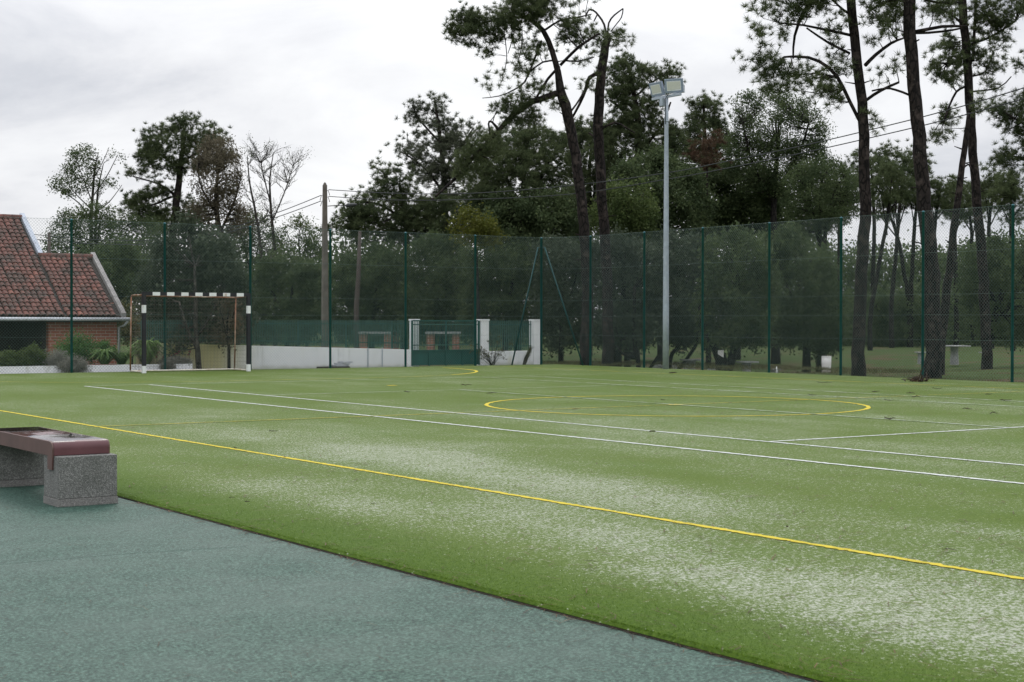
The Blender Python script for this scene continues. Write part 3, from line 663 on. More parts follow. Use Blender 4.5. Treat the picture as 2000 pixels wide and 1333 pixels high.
# ------------------------------------------------------------------ boundary wall, pickets, gate
YW = 40.15
def zat(px, py): return atY(px, py, YW)
def boundary():
    xl, xr = 15.3, zat(803, 700)[0]; ztl, ztr = .74, zat(803, 683)[2]
    w1 = MB(); n = 24; vs = []
    for i in range(n+1):
        x = xl+(xr-xl)*i/n; zt = ztl+(ztr-ztl)*i/n
        vs += [(x, YW, -1.1), (x, YW+.2, -1.1), (x, YW+.2, zt), (x, YW, zt)]
    fs = [(4*i+a, 4*i+4+a, 4*i+4+b, 4*i+b) for i in range(n) for a, b in ((1, 0), (2, 1), (3, 2), (0, 3))]+[(0, 1, 2, 3), (4*n+3, 4*n+2, 4*n+1, 4*n)]
    w1.add(vs, fs); tag(w1.build('garden_wall', 'white_wall'), 'long low white wall yellowed behind the goal, under the green pickets', 'wall')
    f = thing('picket_fence', 'long dark green picket fence on top of the low white wall', 'fence', (18, YW+.1, .6))
    pk = MB(); x = xl+.1
    while x < xr-.02:
        zt = ztl+(ztr-ztl)*(x-xl)/(xr-xl); pk.box((x-.0095, YW+.085, zt+.03), (x+.0095, YW+.107, 1.36+random.gauss(0, .004))); x += .052
    pk.build('pickets', 'picket_green', f)
    for zf in (.09, None):
        m = MB()
        za, zb = (ztl+.08, ztr+.17) if zf else (1.245, 1.245)
        m.add([(xl, YW+.108, za), (xr, YW+.108, zb), (xr, YW+.132, zb), (xl, YW+.132, za), (xl, YW+.108, za+.035), (xr, YW+.108, zb+.035), (xr, YW+.132, zb+.035), (xl, YW+.132, za+.035)], [(0,3,2,1),(4,5,6,7),(0,1,5,4),(1,2,6,5),(2,3,7,6),(3,0,4,7)])
        m.build('rail', 'picket_green', f)
    for x in np.arange(xl+.2, xr, 1.55): m = MB(); m.box((x-.025, YW+.134, ztr), (x+.025, YW+.18, 1.34)); m.build('fence_post', 'picket_green', f)
    # pillars
    def pillar(px0, px1, label, h=1.40, y0=YW-.02, dy=.26):
        a, b = atY(px0, 690, y0)[0], atY(px1, 690, y0)[0]; t = thing('gate_pillar', label, 'pillar', ((a+b)/2, y0+dy/2, -.1))
        m = MB(); m.box((a, y0, -.12), (b, y0+dy, h-.05)); m.build('shaft', 'pillar', t, bevel=.006)
        m = MB(); m.box((a-.02, y0-.02, h-.0495), (b+.02, y0+dy+.02, h)); m.build('cap', 'pillar', t, bevel=.006)
    pillar(806, 819, 'white square pillar at the left end of the green gate', y0=YW+.35, dy=.2)
    pillar(940, 955, 'white square pillar at the right end of the green gate')
    pillar(1043, 1056, 'white square pillar at the far right end of the short picket panel')
    # short wall and pickets between the two right pillars
    a, b = zat(956, 690)[0], zat(1042, 690)[0]; ztop = zat(1000, 686)[2]
    m = MB(); m.box((a, YW+.02, -.12), (b, YW+.2, ztop)); tag(m.build('garden_wall', 'white_wall', bevel=.005), 'short low white wall between two pillars right of the gate', 'wall')
    f = thing('picket_fence', 'short green picket panel between the two white pillars right of the gate', 'fence', ((a+b)/2, YW+.1, ztop))
    pk = MB()
    for x in np.arange(a+.05, b-.03, .072): pk.box((x-.013, YW+.085, ztop+.03), (x+.013, YW+.107, 1.36))
    pk.build('pickets', 'picket_green', f)
    for z in (ztop+.14, 1.22): m = MB(); m.box((a+.005, YW+.108, z), (b-.005, YW+.13, z+.035)); m.build('rail', 'picket_green', f)
    # gate
    g0, g1 = zat(806, 700)[0], zat(937, 700)[0]; y = YW+.06
    g = thing('garden_gate', 'wide dark green metal gate with solid lower panel and open pickets above', 'gate', ((g0+g1)/2, y, 0)); zt = zat(870, 686)[2]
    m = MB(); m.box((g0, y, .0), (g1, y+.02, zt)); m.build('lower_panel', 'gate_green', g)
    m = MB()
    for i in range(5): x = g0+(g1-g0)*i/4; m.box((x-.025, y-.032, -.02), (x+.025, y-.002, 1.36 if i in (0, 2, 4) else zt))
    for z in (zt, 1.33): m.box((g0+.03, y-.03, z), (g1-.03, y+.018, z+.04))
    m.build('gate_frame', 'gate_green', g)
    m = MB()
    for x in np.arange(g0+.05, g1, .052): m.box((x-.007, y+.001, zt+.042), (x+.007, y+.015, 1.328))
    m.build('pickets', 'gate_green', g)
    m = MB()
    for z in (zt+.17, 1.22): m.box((g0+.03, y-.026, z), (g1-.03, y-.004, z+.03))
    m.build('gate_rail', 'picket_green', g)
    # two thin conduits / stays against the white wall
    for px in (719, 747):
        m = MB(); p = atY(px, 700, YW-.03); m.tube([(p[0], YW-.02, -.1), (p[0], YW-.02, zat(px, 680)[2]+.02)], .013, 6); tag(m.build('wall_stay', 'galv', origin=(p[0], YW, 0)), 'thin dark grey stay standing against the white wall', 'stay', 'stays on the white wall')
boundary()
def slabs():
    p = G(660, 718); 
    m = MB(); q0, q1 = G(624, 719), G(697, 719); m.box((q0[0], 39.28, -.03), (q1[0], 39.62, .035)); tag(m.build('timber_sleeper', 'wood_dark', bevel=.008), 'dark timber sleeper lying at the foot of the white wall', 'timber')
    a = atY(665, 710, 39.4)[0]
    for i, (dx, wd, z, rz) in enumerate(((.0, .42, .0365, .1), (.08, .40, .084, -.12), (.2, .36, .131, .2))):
        m = MB(); m.box((a-.2+dx, 39.32, z), (a-.2+dx+wd, 39.58, z+.046), rot=Matrix.Rotation(rz, 3, 'Z')); tag(m.build('paving_slab', 'slab', bevel=.004), ('bottom grey paving slab of the stack on the sleeper', 'middle grey paving slab of the stack on the sleeper', 'top grey paving slab of the stack on the sleeper')[i], 'paving slab', 'stacked paving slabs')
slabs()

# ------------------------------------------------------------------ house with tiled roofs
def house():
    ye = 42.3; P = lambda px, py, Y: atY(px, py, Y)
    xe = P(237, 617, ye)[0]; ze = P(237, 619, ye)[2]; yr = 44.75; zr = P(185, 506, yr)[2]; slope = (zr-ze)/(yr-ye)
    xh = P(75, 505, yr)[0]; yh = 46.45; zh = ze+slope*(yh-ye)
    x0 = 7.0; L = math.hypot(1, slope)
    h = thing('tiled_house', 'low brick house with old red clay tile roofs and white gutter', 'house', (12, ye+1, -.9))
    def tiles(xa, xb, ya, yb, name):
        mb = MB(); pw, pl = .158, .20; up = np.array([0, 1/L, slope/L]); nr = np.array([0, -slope/L, 1/L]); rows = int((yb-ya)*L/pl)+1
        for i in range(int((xb-xa)/pw)):
            x = xa+pw*(i+.5); wob = random.gauss(0, .008)
            for r in range(rows):
                s0 = r*pl-.03; s1 = min(s0+pl*1.32, (yb-ya)*L+.02); o = np.array([x+wob+random.gauss(0, .006), ya, ze+slope*(ya-ye)])
                vs = []
                tilt = random.gauss(0, .006)
                for s, lift, rad in ((s0, .040+tilt, pw*.50), (s1, .016, pw*.40)):
                    for k in range(7):
                        a = math.pi*k/6; vs.append(o+up*s+np.array([1, 0, 0])*rad*math.cos(a)+nr*(lift+rad*.85*math.sin(a)))
                for k in range(7):
                    a = math.pi*k/6; vs.append(o+up*s0+np.array([1, 0, 0])*(pw*.40)*math.cos(a)+nr*(.028+tilt+pw*.36*.85*math.sin(a)))
                mb.add(vs, [(k, k+1, k+8, k+7) for k in range(6)]+[(14+k, 15+k, k+1, k) for k in range(6)])
        mb.build(name, 'tile', h)
        u = MB(); a0 = np.array([xa, ya, ze+slope*(ya-ye)]); d = up*((yb-ya)*L)
        u.add([a0, a0+[xb-xa, 0, 0], a0+[xb-xa, 0, 0]+d, a0+d, a0-[0, 0, .1], a0+[xb-xa, 0, -.1], a0+[xb-xa, 0, -.1]+d, a0+d-[0, 0, .1]], [(0,1,2,3),(7,6,5,4),(0,4,5,1),(1,5,6,2),(2,6,7,3),(3,7,4,0)]); u.build('roof_deck', 'roof_under', h)
    tiles(xh, xe, ye, yr, 'lower_roof'); tiles(x0, xh-.002, ye, yh, 'upper_roof')
    # ridge caps
    def ridge(xa, xb, y, z, name):
        mb = MB(); x = xa
        while x < xb: mb.tube([(x, y, z), (x+.3, y, z+.012)], [.10, .085], 10); x += .26
        mb.build(name, 'tile', h, True)
    ridge(xh, xe-.1, yr, zr+.045, 'lower_ridge'); ridge(x0, xh-.1, yh, zh+.045, 'upper_ridge')
    # verges
    def verge(x, ya, yb, mat, name, wd=.13):
        mb = MB(); za, zb = ze+slope*(ya-ye), ze+slope*(yb-ye)
        mb.add([(x, ya, za-.1), (x+wd, ya, za-.1), (x+wd, yb, zb-.1), (x, yb, zb-.1), (x, ya, za+.13), (x+wd, ya, za+.13), (x+wd, yb, zb+.13), (x, yb, zb+.13)], [(0,3,2,1),(4,5,6,7),(0,1,5,4),(1,2,6,5),(2,3,7,6),(3,0,4,7)])
        mb.build(name, mat, h)
    verge(xe+.002, ye-.03, yr+.1, 'verge', 'verge'); verge(xh+.004, yr-.05, yh+.1, 'verge_blue', 'flashing', .14)
    # gable under the raised roof
    m = MB(); m.box((x0, yr+.15, -1.0), (xh-.05, yh+1.0, zr+.1)); m.build('rear_wall', 'white_wall', h)
    # gutter and downpipe
    m = MB()
    for k in range(1): m.tube([(x0, ye-.09, ze-.07), (xe+.22, ye-.09, ze-.075)], .055, 10)
    m.build('gutter', 'gutter', h, True)
    wx = P(228, 650, ye+.30)[0]
    m = MB(); m.tube([(xe+.16, ye-.09, ze-.12), (xe+.12, ye+.05, ze-.24), (wx+.05, ye+.25, ze-.3), (wx+.05, ye+.25, -1.0)], .035, 8); m.build('downpipe', 'gutter', h, True)
    # walls
    px = P(95, 660, ye+.30)[0]
    m = MB(); m.box((px, ye+.30, -1.0), (wx, ye+.52, ze-.02)); m.box((wx-.22, ye+.522, -1.0), (wx, yr+.1, ze+.4)); m.build('brick_wall', 'brick', h)
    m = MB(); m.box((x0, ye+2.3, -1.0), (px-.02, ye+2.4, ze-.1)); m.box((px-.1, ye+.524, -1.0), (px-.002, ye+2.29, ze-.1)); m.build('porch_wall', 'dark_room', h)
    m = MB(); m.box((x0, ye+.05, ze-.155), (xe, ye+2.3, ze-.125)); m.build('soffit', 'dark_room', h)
    m = MB(); m.box((x0, ye+.2, -1.0), (x0+.3, ye+2.2, ze-.16)); m.build('side_wall', 'brick', h)
house()

# ------------------------------------------------------------------ planter and garden plants
YP = 39.45
def planter():
    xa, xb = 7.5, atY(376, 715, YP)[0]; t = thing('planter', 'long low white planter wall behind the left part of the fence', 'planter', (12, YP+.3, -.1)); zt = atY(300, 712, YP)[2]
    m = MB(); m.box((xa, YP, -.12), (xb, YP+.13, zt)); m.box((xb-.13, YP+.132, -.12), (xb, YP+.75, zt-.002)); m.build('planter_wall', 'pillar', t)
    m = MB(); m.box((xa, YP+.134, -.12), (xb-.135, YP+.9, zt-.06)); m.build('soil', 'soil', t); return zt
zpl = planter()
def leaf_quads(c, size, asp=.45, up=None, flat=0.):
    n = len(c); d = unit(n); s = unit(n)
    if up is not None: d = d*(1-up[1])+np.array(up[0])*up[1]; d /= np.linalg.norm(d, axis=1, keepdims=True)
    s = np.cross(d, s); s /= (np.linalg.norm(s, axis=1, keepdims=True)+1e-9); sz = size*rng.uniform(.6, 1.3, n)[:, None]
    return np.stack([c-d*sz*.5, c+s*sz*asp*.5, c+d*sz*.5, c-s*sz*asp*.5], 1)
def needle_tris(c, upv, n, L, wd, spread=1.0):
    N = len(c); d = unit(N*n)*spread+np.repeat(upv, n, 0); d /= np.linalg.norm(d, axis=1, keepdims=True); s = np.cross(d, unit(N*n)); s /= (np.linalg.norm(s, axis=1, keepdims=True)+1e-9)
    b = np.repeat(c, n, 0); l = L*rng.uniform(.65, 1.1, N*n)[:, None]; s = s*wd*.5
    return np.stack([b+d*l*.08-s, b+d*l*.08+s, b+d*l], 1)
def bush(name, label, cat, px, py, Y, rx, rz, mat, n, size=.05, asp=.45, ry=None, group=None, up=.2, zoff=0):
    p = atY(px, py, Y); ry = ry or rx*.8; t = thing(name, label, cat, (p[0], p[1], p[2]), group=group); D = np.linalg.norm(p)
    nc = max(6, n//40); cc = unit(nc)*(rng.random((nc, 1))**.45); cc[:, 2] = np.abs(cc[:, 2])
    n = int(n*1.8); size = size*1.25; c = cc[rng.integers(0, nc, n)] + rng.normal(0, .16, (n, 3)); c = c*np.array([rx, ry, rz])+p; c[:, 2] = np.maximum(c[:, 2], p[2]-.1*rz+zoff)
    soup('foliage', leaf_quads(c, size, asp, up=((0, 0, 1), up)), 4, mat, t, p)
    m = MB()
    for k in range(min(nc, 14)): e = cc[k]*np.array([rx, ry, rz])*.9+p; m.tube([p+np.array([0, 0, -.03]), (p+e)/2+np.array([0, 0, .05]), e], [.012, .008, .004], 5)
    m.build('stems', 'bark_gray', t); return t
def strapplant(name, label, px, py, Y, rad, h, n, mat='strap', wd=.022, group=None, cat='plant'):
    p = atY(px, py, Y); t = thing(name, label, cat, p, group=group); V = []
    for i in range(n):
        a = random.uniform(0, 2*math.pi); l = random.uniform(.5, 1); r = rad*l*random.uniform(.4, 1); hh = h*random.uniform(.6, 1.05); q = np.array([math.cos(a), math.sin(a), 0]); s = np.array([-q[1], q[0], 0])*wd*random.uniform(.6, 1.1)
        b = p+q*.10*random.random(); m = b+q*r*.50+np.array([0, 0, hh*.8]); e = b+q*r*1.15+np.array([0, 0, hh*random.uniform(.25, .95)])
        V += [b-s*.7, b+s*.7, m+s, m-s, m-s, m+s, e+s*.12, e-s*.12]
    soup('leaves', np.array(V), 4, mat, t, p); return t
yp = YP+.4
strapplant('agapanthus', 'tall spiky strap-leaved clump in the planter behind the left goal post', 285, 712, yp, .80, .78, 260, wd=.03)
strapplant('agapanthus', 'lower pale strap-leaved clump in the planter right of the brick wall', 205, 712, yp, .72, .5, 200, 'strap', wd=.026)
strapplant('agapanthus', 'sparse yellowish strap-leaved clump between the two larger clumps in the planter', 238, 712, yp+.1, .5, .38, 110, 'strap')
bush('round_shrub', 'dense dark green rounded shrub in front of the brick wall', 'shrub', 150, 706, yp+.9, .68, .72, 'garden', 3600, .05)
bush('round_shrub', 'small dark green shrub at the right end of the brick wall', 'shrub', 205, 690, yp+1.0, .32, .32, 'garden', 900, .045)
bush('low_shrub', 'bright green low shrub at the left end of the planter', 'shrub', 20, 712, yp, .55, .30, 'oak_green', 1500, .06)
bush('low_shrub', 'green leafy low shrub left of the grey lavender in the planter', 'shrub', 62, 711, yp, .40, .42, 'oak_green', 1500, .06)
bush('lavender_bush', 'grey lavender bush left of the fence post in the planter', 'lavender', 105, 711, yp-.1, .42, .34, 'lavender', 2200, .05, .2, up=.5)
bush('lavender_bush', 'grey lavender bush spilling over the front of the planter by the fence post', 'lavender', 143, 724, YP-.06, .44, .34, 'lavender', 3000, .05, .2, ry=.22, up=.5)
bush('lavender_bush', 'grey-green lavender clump at the right end of the planter', 'lavender', 343, 712, yp-.15, .42, .20, 'lavender', 1900, .05, .25, up=.4)
bush('lavender_bush', 'grey-green lavender clump behind the second fence post, hanging over the planter', 'lavender', 326, 722, YP-.05, .20, .24, 'lavender', 1100, .05, .25, ry=.18, up=.4)
def flowers():
    p = atY(340, 703, yp+.2); t = thing('pink_flowers', 'loose row of small dark pink flowers above the lavender in the planter', 'flowers', p); c = []; m = MB()
    for i in range(26):
        q = p+np.array([random.uniform(-.85, .75), random.uniform(-.15, .15), random.uniform(.08, .26)]); m.tube([q-np.array([0, 0, .3]), q], .003, 4, cap=False); c += [q+rng.normal(0, .014, 3) for _ in range(9)]
    soup('petals', leaf_quads(np.array(c), .05, .8), 4, 'petal', t, p)['kind'] = 'stuff'; m.build('stems', 'lavender', t)['kind'] = 'stuff'
flowers()
# plants at the gate
def gateshrub():
    p = G(968, 714, -.04); p = np.array([p[0], 39.6, -.04]); p = atY(962, 713, 39.62); t = thing('twiggy_shrub', 'thin twiggy shrub against the white pillar right of the gate', 'shrub', p); m = MB(); c = []
    for k in range(26):
        a = random.uniform(-1, 1); e = p+np.array([a*.75, random.uniform(-.15, .15), random.uniform(.25, 1.0)*(1-.3*abs(a))]); mid = p+(e-p)*.5+np.array([0, 0, .08]); m.tube([p+np.array([random.gauss(0, .03), 0, -.05]), mid, e], [.008, .006, .003], 5)
        c += [e+rng.normal(0, .05, 3) for _ in range(14)]+[mid+rng.normal(0, .07, 3) for _ in range(5)]
    m.build('stems', 'bark_gray', t); soup('foliage', leaf_quads(np.array(c), .06), 4, 'dry', t, p)
gateshrub()
def tuftplant():
    p = atY(1022, 713, 39.62); t = thing('leaning_tuft', 'leaning yellow-green tuft of narrow leaves at the foot of the white pillar', 'plant', p); V = []
    ax = np.array([.30, -.05, .62]); ax /= np.linalg.norm(ax)
    for i in range(240):
        f = random.random(); b = p+ax*f*.52; q = rng.normal(0, 1, 3); q -= ax*(q@ax); q /= np.linalg.norm(q); e = b+ax*.16+q*random.uniform(.05, .14); s = np.cross(e-b, q); s = s/np.linalg.norm(s)*.008
        V += [b-s, b+s, e+s*.2, e-s*.2]
    soup('leaves', np.array(V), 4, 'dry', t, p); m = MB(); m.tube([p-np.array([0, 0, .08]), p+ax*.25, p+ax*.5], [.05, .06, .03], 8); m.build('stem', 'bark_gray', t)
tuftplant()

# ------------------------------------------------------------------ trees
def in_poly(P, pts):
    x, y = pts[:, 0], pts[:, 1]; r = np.zeros(len(pts), bool); n = len(P)
    for i in range(n):
        x1, y1 = P[i]; x2, y2 = P[(i+1) % n]
        if y1 == y2: continue
        r ^= ((y1 > y) != (y2 > y)) & (x < (x2-x1)*(y-y1)/(y2-y1)+x1)
    return r
def edge_dist(P, pts):
    d = np.full(len(pts), 1e9); n = len(P)
    for i in range(n):
        a = np.array(P[i], float); b = np.array(P[(i+1) % n], float); ab = b-a; t = np.clip(((pts-a)@ab)/(ab@ab+1e-9), 0, 1); d = np.minimum(d, np.linalg.norm(pts-a-t[:, None]*ab, axis=1))
    return d
def tree(name, label, D, trunk, limbs, crowns, kind, leaf, bark='bark', group=None, cat='tree', twigs=True, ground=True):
    """trunk/limbs: photo-pixel polylines (px, py, radius_px[, depth offset]); crowns: (outline, fullness[, depth offset])
    every crown is filled through its depth with clumps of real leaves"""
    k = D/FPX
    tp = [list(q) for q in trunk]
    if ground and tp[0][1] < groundpy(D)-2: tp.insert(0, [tp[0][0]+(tp[0][0]-tp[1][0])*.0, groundpy(D), tp[0][2]*1.15])
    base = W(tp[0][0], tp[0][1], D); base[2] = GZ if ground else base[2]
    t = thing(name, label, cat, base, group=group); m = MB(); skel = []
    def path(P, isl):
        A = np.array([[*W(q[0], q[1], D+(q[3] if len(q) > 3 else 0)), q[2]*k*.9] for q in P]); A = catmull(A, .35 if not isl else .25); nz = rng.normal(0, 1, (len(A), 3))*A[:, 3:4]*.10; A[1:-1, :3] += nz[1:-1]
        return A
    A = path(tp, False); A[0, 3] *= 1.25; A[0, 2] -= 1.0 if ground else .1; m.tube(A[:, :3], A[:, 3], 12); skel.append(A)
    if bark == 'bark' and D < 60:
        for _ in range(12):
            j = random.randrange(len(A)//4, len(A)-1); a = random.uniform(0, 6.283); q = np.array([math.cos(a), math.sin(a), random.uniform(-.1, .5)]); rr = A[j, 3]
            m.tube([A[j, :3]+q*rr*.7, A[j, :3]+q*(rr+random.uniform(.06, .28))], [.022, .010], 5)
    for lb in limbs:
        dd = rng.normal(0, .5); q = [list(x)+[dd*i/len(lb)] if len(x) < 4 else x for i, x in enumerate(lb)]; A = path(q, True); m.tube(A[:, :3], np.maximum(A[:, 3], .006), 7); skel.append(A)
    SK = np.vstack(skel); V = []
    for cr in crowns:
        P, full = cr[0], cr[1]; dof = cr[2] if len(cr) > 2 else 0.; cap = cr[3] if len(cr) > 3 else 2.6; P = [tuple(map(float, q)) for q in P]
        a = np.array(P); lo, hi = a.min(0), a.max(0); x, y = a[:, 0], a[:, 1]; area = abs(np.sum(x*np.roll(y, -1)-y*np.roll(x, -1)))/2*k*k
        rc = .30 if kind == 'pine' else .34
        rc = rc*max(1, (D/52)**.8)*(.62 if kind == 'fine' else 1)
        full = full*1.32 if kind == 'pine' else full*1.15 if full < .6 else full*1.4; nc = max(2, int(full*area/(rc*rc)*1.25)); c = np.empty((0, 2))
        while len(c) < nc: q = lo+rng.random((nc*4, 2))*(hi-lo); c = np.vstack([c, q[in_poly(P, q)]])
        c = c[:nc]; ed = edge_dist(P, c)*k; mxe = max(ed.max(), .3); th = np.sqrt(np.clip(1-(1-ed/mxe)**2, .04, 1))*min(mxe*1.15, cap)
        dz = rng.uniform(-1, 1, nc)*th+dof; C = np.array([W(q[0], q[1], D+z) for q, z in zip(c, dz)])
        if twigs:
            for ci in C[:150 if kind == 'fine' else 70]:
                d = np.linalg.norm(SK[:, :3]-ci, axis=1)+np.maximum(0, SK[:, 2]-ci[2])*.9; j = int(d.argmin()); s = SK[j, :3]
                if d[j] > 4.5: continue
                mid = s+(ci-s)*.55+rng.normal(0, .10, 3)*d[j]*.6; mid[2] -= .04*d[j]; r0 = min(SK[j, 3]*.5, .012+.010*d[j]); m.tube([s, mid, ci], [r0, r0*.7, r0*.35], 5, cap=False)
        if kind == 'pine':
            nt = 12; L = .185*max(1, (D/50)**.6); wd = .014*max(1, D/46); cc = np.repeat(C, nt, 0)+rng.normal(0, rc*.55, (nc*nt, 3))*np.array([1, 1, .75]); upv = (cc-np.repeat(C, nt, 0))/rc*.35+np.array([0, 0, .55])
            V.append(needle_tris(cc, upv, 32, L, wd))
        elif kind == 'leaf':
            nl = 170; cc = np.repeat(C, nl, 0)+rng.normal(0, rc*.5, (nc*nl, 3)); V.append(leaf_quads(cc, .115*max(1, D/55), .55))
        elif kind == 'fine':
            nl = 50; cc = np.repeat(C, nl, 0)+rng.normal(0, rc*.55, (nc*nl, 3)); V.append(leaf_quads(cc, .085*max(1, D/55), .45))
    m.build('trunk', bark, t, True)
    if V: soup('crown', np.concatenate([v.reshape(-1, 3) for v in V]), 3 if kind == 'pine' else 4, leaf, t, base)
    return t
def bare(name, label, D, trunk, spread, n, seed, leaf=None, bark='bark_gray', levels=3, limbs=()):
    """a leafless tree: recursive upward twigs"""
    k = D/FPX; rs = random.Random(seed); tp = [list(q) for q in trunk]
    if tp[0][1] < groundpy(D): tp.insert(0, [tp[0][0], groundpy(D), tp[0][2]*1.2])
    base = W(tp[0][0], tp[0][1], D); t = thing(name, label, 'tree', base); m = MB(); tips = []
    def path(P): A = np.array([[*W(q[0], q[1], D), q[2]*k] for q in P]); return catmull(A, .4)
    A = path(tp); m.tube(A[:, :3], A[:, 3], 10); src = [A]
    for lb in limbs: B = path(lb); m.tube(B[:, :3], B[:, 3], 7); src.append(B)
    def grow(p, d, L, r, lev):
        q = p+d*L; bend = np.array([rs.gauss(0, .1), rs.gauss(0, .1), rs.gauss(.05, .06)])*L; mid = p+d*L*.5+bend; m.tube([p, mid, q], [r, r*.8, r*.55], 4, cap=False)
        if lev == 0: tips.append(q); return
        for i in range(3):
            nd = d*.75+np.array([rs.gauss(0, .42), rs.gauss(0, .42), rs.gauss(.22, .28)]); nd /= np.linalg.norm(nd); s = p+d*L*(.5+.25*i); grow(s if i < 2 else q, nd, L*rs.uniform(.55, .78), r*.6, lev-1)
    for B in src:
        for i in range(n):
            j = int(len(B)*rs.uniform(.42, .99)); p = B[min(j, len(B)-1), :3]; a = rs.uniform(0, 6.283); d = np.array([math.cos(a)*.75, math.sin(a)*.75, rs.uniform(.35, 1.0)]); d /= np.linalg.norm(d); f = 1-(j/len(B)-.42)*.75; grow(p, d, spread*f*rs.uniform(.6, 1.1), .019*f, levels-1)
    m.build('trunk', bark, t, True)
    if leaf and tips:
        c = np.repeat(np.array(rs.sample(tips, min(len(tips), leaf[1]))), leaf[2], 0); c = c+rng.normal(0, .10, c.shape); soup('crown', leaf_quads(c, .075, .45), 4, leaf[0], t, base)
    return t

#TREES
# --- the leaning pine with the broken limb, in the middle
tree('stone_pine', 'tall leaning pine with crown swept left and one thick broken limb', 48.6,
     [(1143, 716, 13), (1147, 560, 12), (1140, 440, 11.5), (1128, 330, 11), (1117, 265, 11), (1103, 205, 11.5), (1095, 175, 9.5), (1089, 140, 7), (1080, 100, 6), (1060, 60, 5.5), (1030, 35, 4), (1000, 25, 2.5)],
     [[(1098, 182, 7.5), (1070, 188, 7), (1040, 200, 7), (1010, 218, 6.5), (990, 238, 6), (972, 258, 5)], [(975, 256, 4), (962, 240, 2.4), (955, 238, 2.2), (955, 250, 2), (958, 266, 1.6)], [(972, 258, 4), (930, 300, 4), (905, 332, 4), (880, 358, 3.5), (850, 385, 2)],
      [(1094, 128, 3.4), (1118, 103, 3.4), (1141, 84, 3.2), (1170, 66, 2)], [(1093, 130, 3), (1070, 155, 3), (1048, 190, 2.6), (1035, 205, 1.5)], [(1058, 80, 2.4), (1042, 120, 2.4), (1025, 160, 2), (1005, 175, 1.6), (975, 188, 1.2), (942, 192, .8)], [(1066, 58, 2.6), (1095, 40, 2), (1130, 34, 1.8), (1155, 28, 1)],
      [(1085, 118, 2), (1060, 122, 2), (1035, 140, 1.5)], [(1100, 118, 2), (1128, 120, 1.8), (1160, 112, 1.2)], [(1030, 35, 3), (980, 35, 2.5), (930, 50, 2), (890, 50, 1.2)], [(1000, 62, 1.2), (1000, 80, 1.2), (992, 105, .8)], [(1020, 65, 1.2), (1018, 95, 1.2), (1010, 130, .8)], [(985, 65, 1.2), (990, 110, 1), (985, 140, .8)],
      [(1110, 225, 2.5), (1125, 205, 2), (1140, 180, 2)], [(1040, 40, 3), (1060, 0, 3), (1075, -30, 2)]],
     [([(874, 42), (890, 22), (930, 28), (980, 18), (992, -10), (1030, -40), (1090, -45), (1100, -5), (1095, 25), (1055, 52), (1010, 60), (985, 66), (940, 88), (920, 97), (900, 84), (882, 78)], 1.5), ([(1095, 10), (1150, -20), (1165, 0), (1140, 20), (1105, 22)], .5), ([(1100, 35), (1135, 20), (1150, 45), (1188, 50), (1192, 82), (1150, 95), (1115, 88), (1098, 60)], .85),
      ([(940, 105), (962, 98), (958, 122), (944, 122)], 1.0), ([(1000, 75), (1060, 75), (1080, 110), (1060, 155), (1015, 165), (995, 120)], .42), ([(932, 160), (955, 142), (1002, 138), (1000, 155), (940, 168)], .38), ([(972, 188), (1005, 185), (1040, 205), (1055, 232), (1015, 248), (985, 246), (970, 220)], 1.2), ([(1055, 200), (1088, 198), (1090, 226), (1066, 232)], .7),
      ([(1012, 160), (1060, 150), (1085, 165), (1070, 190), (1030, 192)], .55), ([(900, 290), (950, 258), (985, 262), (980, 310), (930, 330), (890, 345), (880, 320)], .9), ([(1120, 100), (1165, 95), (1165, 125), (1130, 130)], .45)], 'pine', 'pine')
tree('broken_pine', 'straight dark pine trunk snapped at the top beside the leaning pine', 51,
     [(1186, 714, 13), (1188, 600, 11.5), (1180, 450, 11), (1172, 330, 11), (1168, 250, 11), (1172, 180, 10.5), (1180, 110, 9.5), (1187, 74, 8), (1189, 66, 3)],
     [[(1186, 72, 2.4), (1180, 48, 2.4), (1170, 32, 2.2), (1158, 20, 2), (1149, 21, 1.8), (1144, 34, 1.6)], [(1166, 30, 1.6), (1160, 42, 1.4)], [(1187, 70, 2), (1189, 45, 2), (1200, 30, 1.8), (1217, 17, 1.4)], [(1217, 17, 1.3), (1214, 34, 1.3), (1205, 46, 1.2), (1193, 62, 1.2)], [(1172, 143, 5), (1152, 152, 4.5), (1145, 172, 4), (1132, 205, 3), (1118, 230, 2.5)], [(1165, 260, 2.5), (1200, 240, 2.5), (1240, 260, 1.5)]],
     [([(1194, 62), (1214, 48), (1228, 72), (1226, 98), (1204, 106), (1194, 90)], .6), ([(1140, 150), (1160, 130), (1165, 170), (1148, 190)], .5)], 'pine', 'pine')
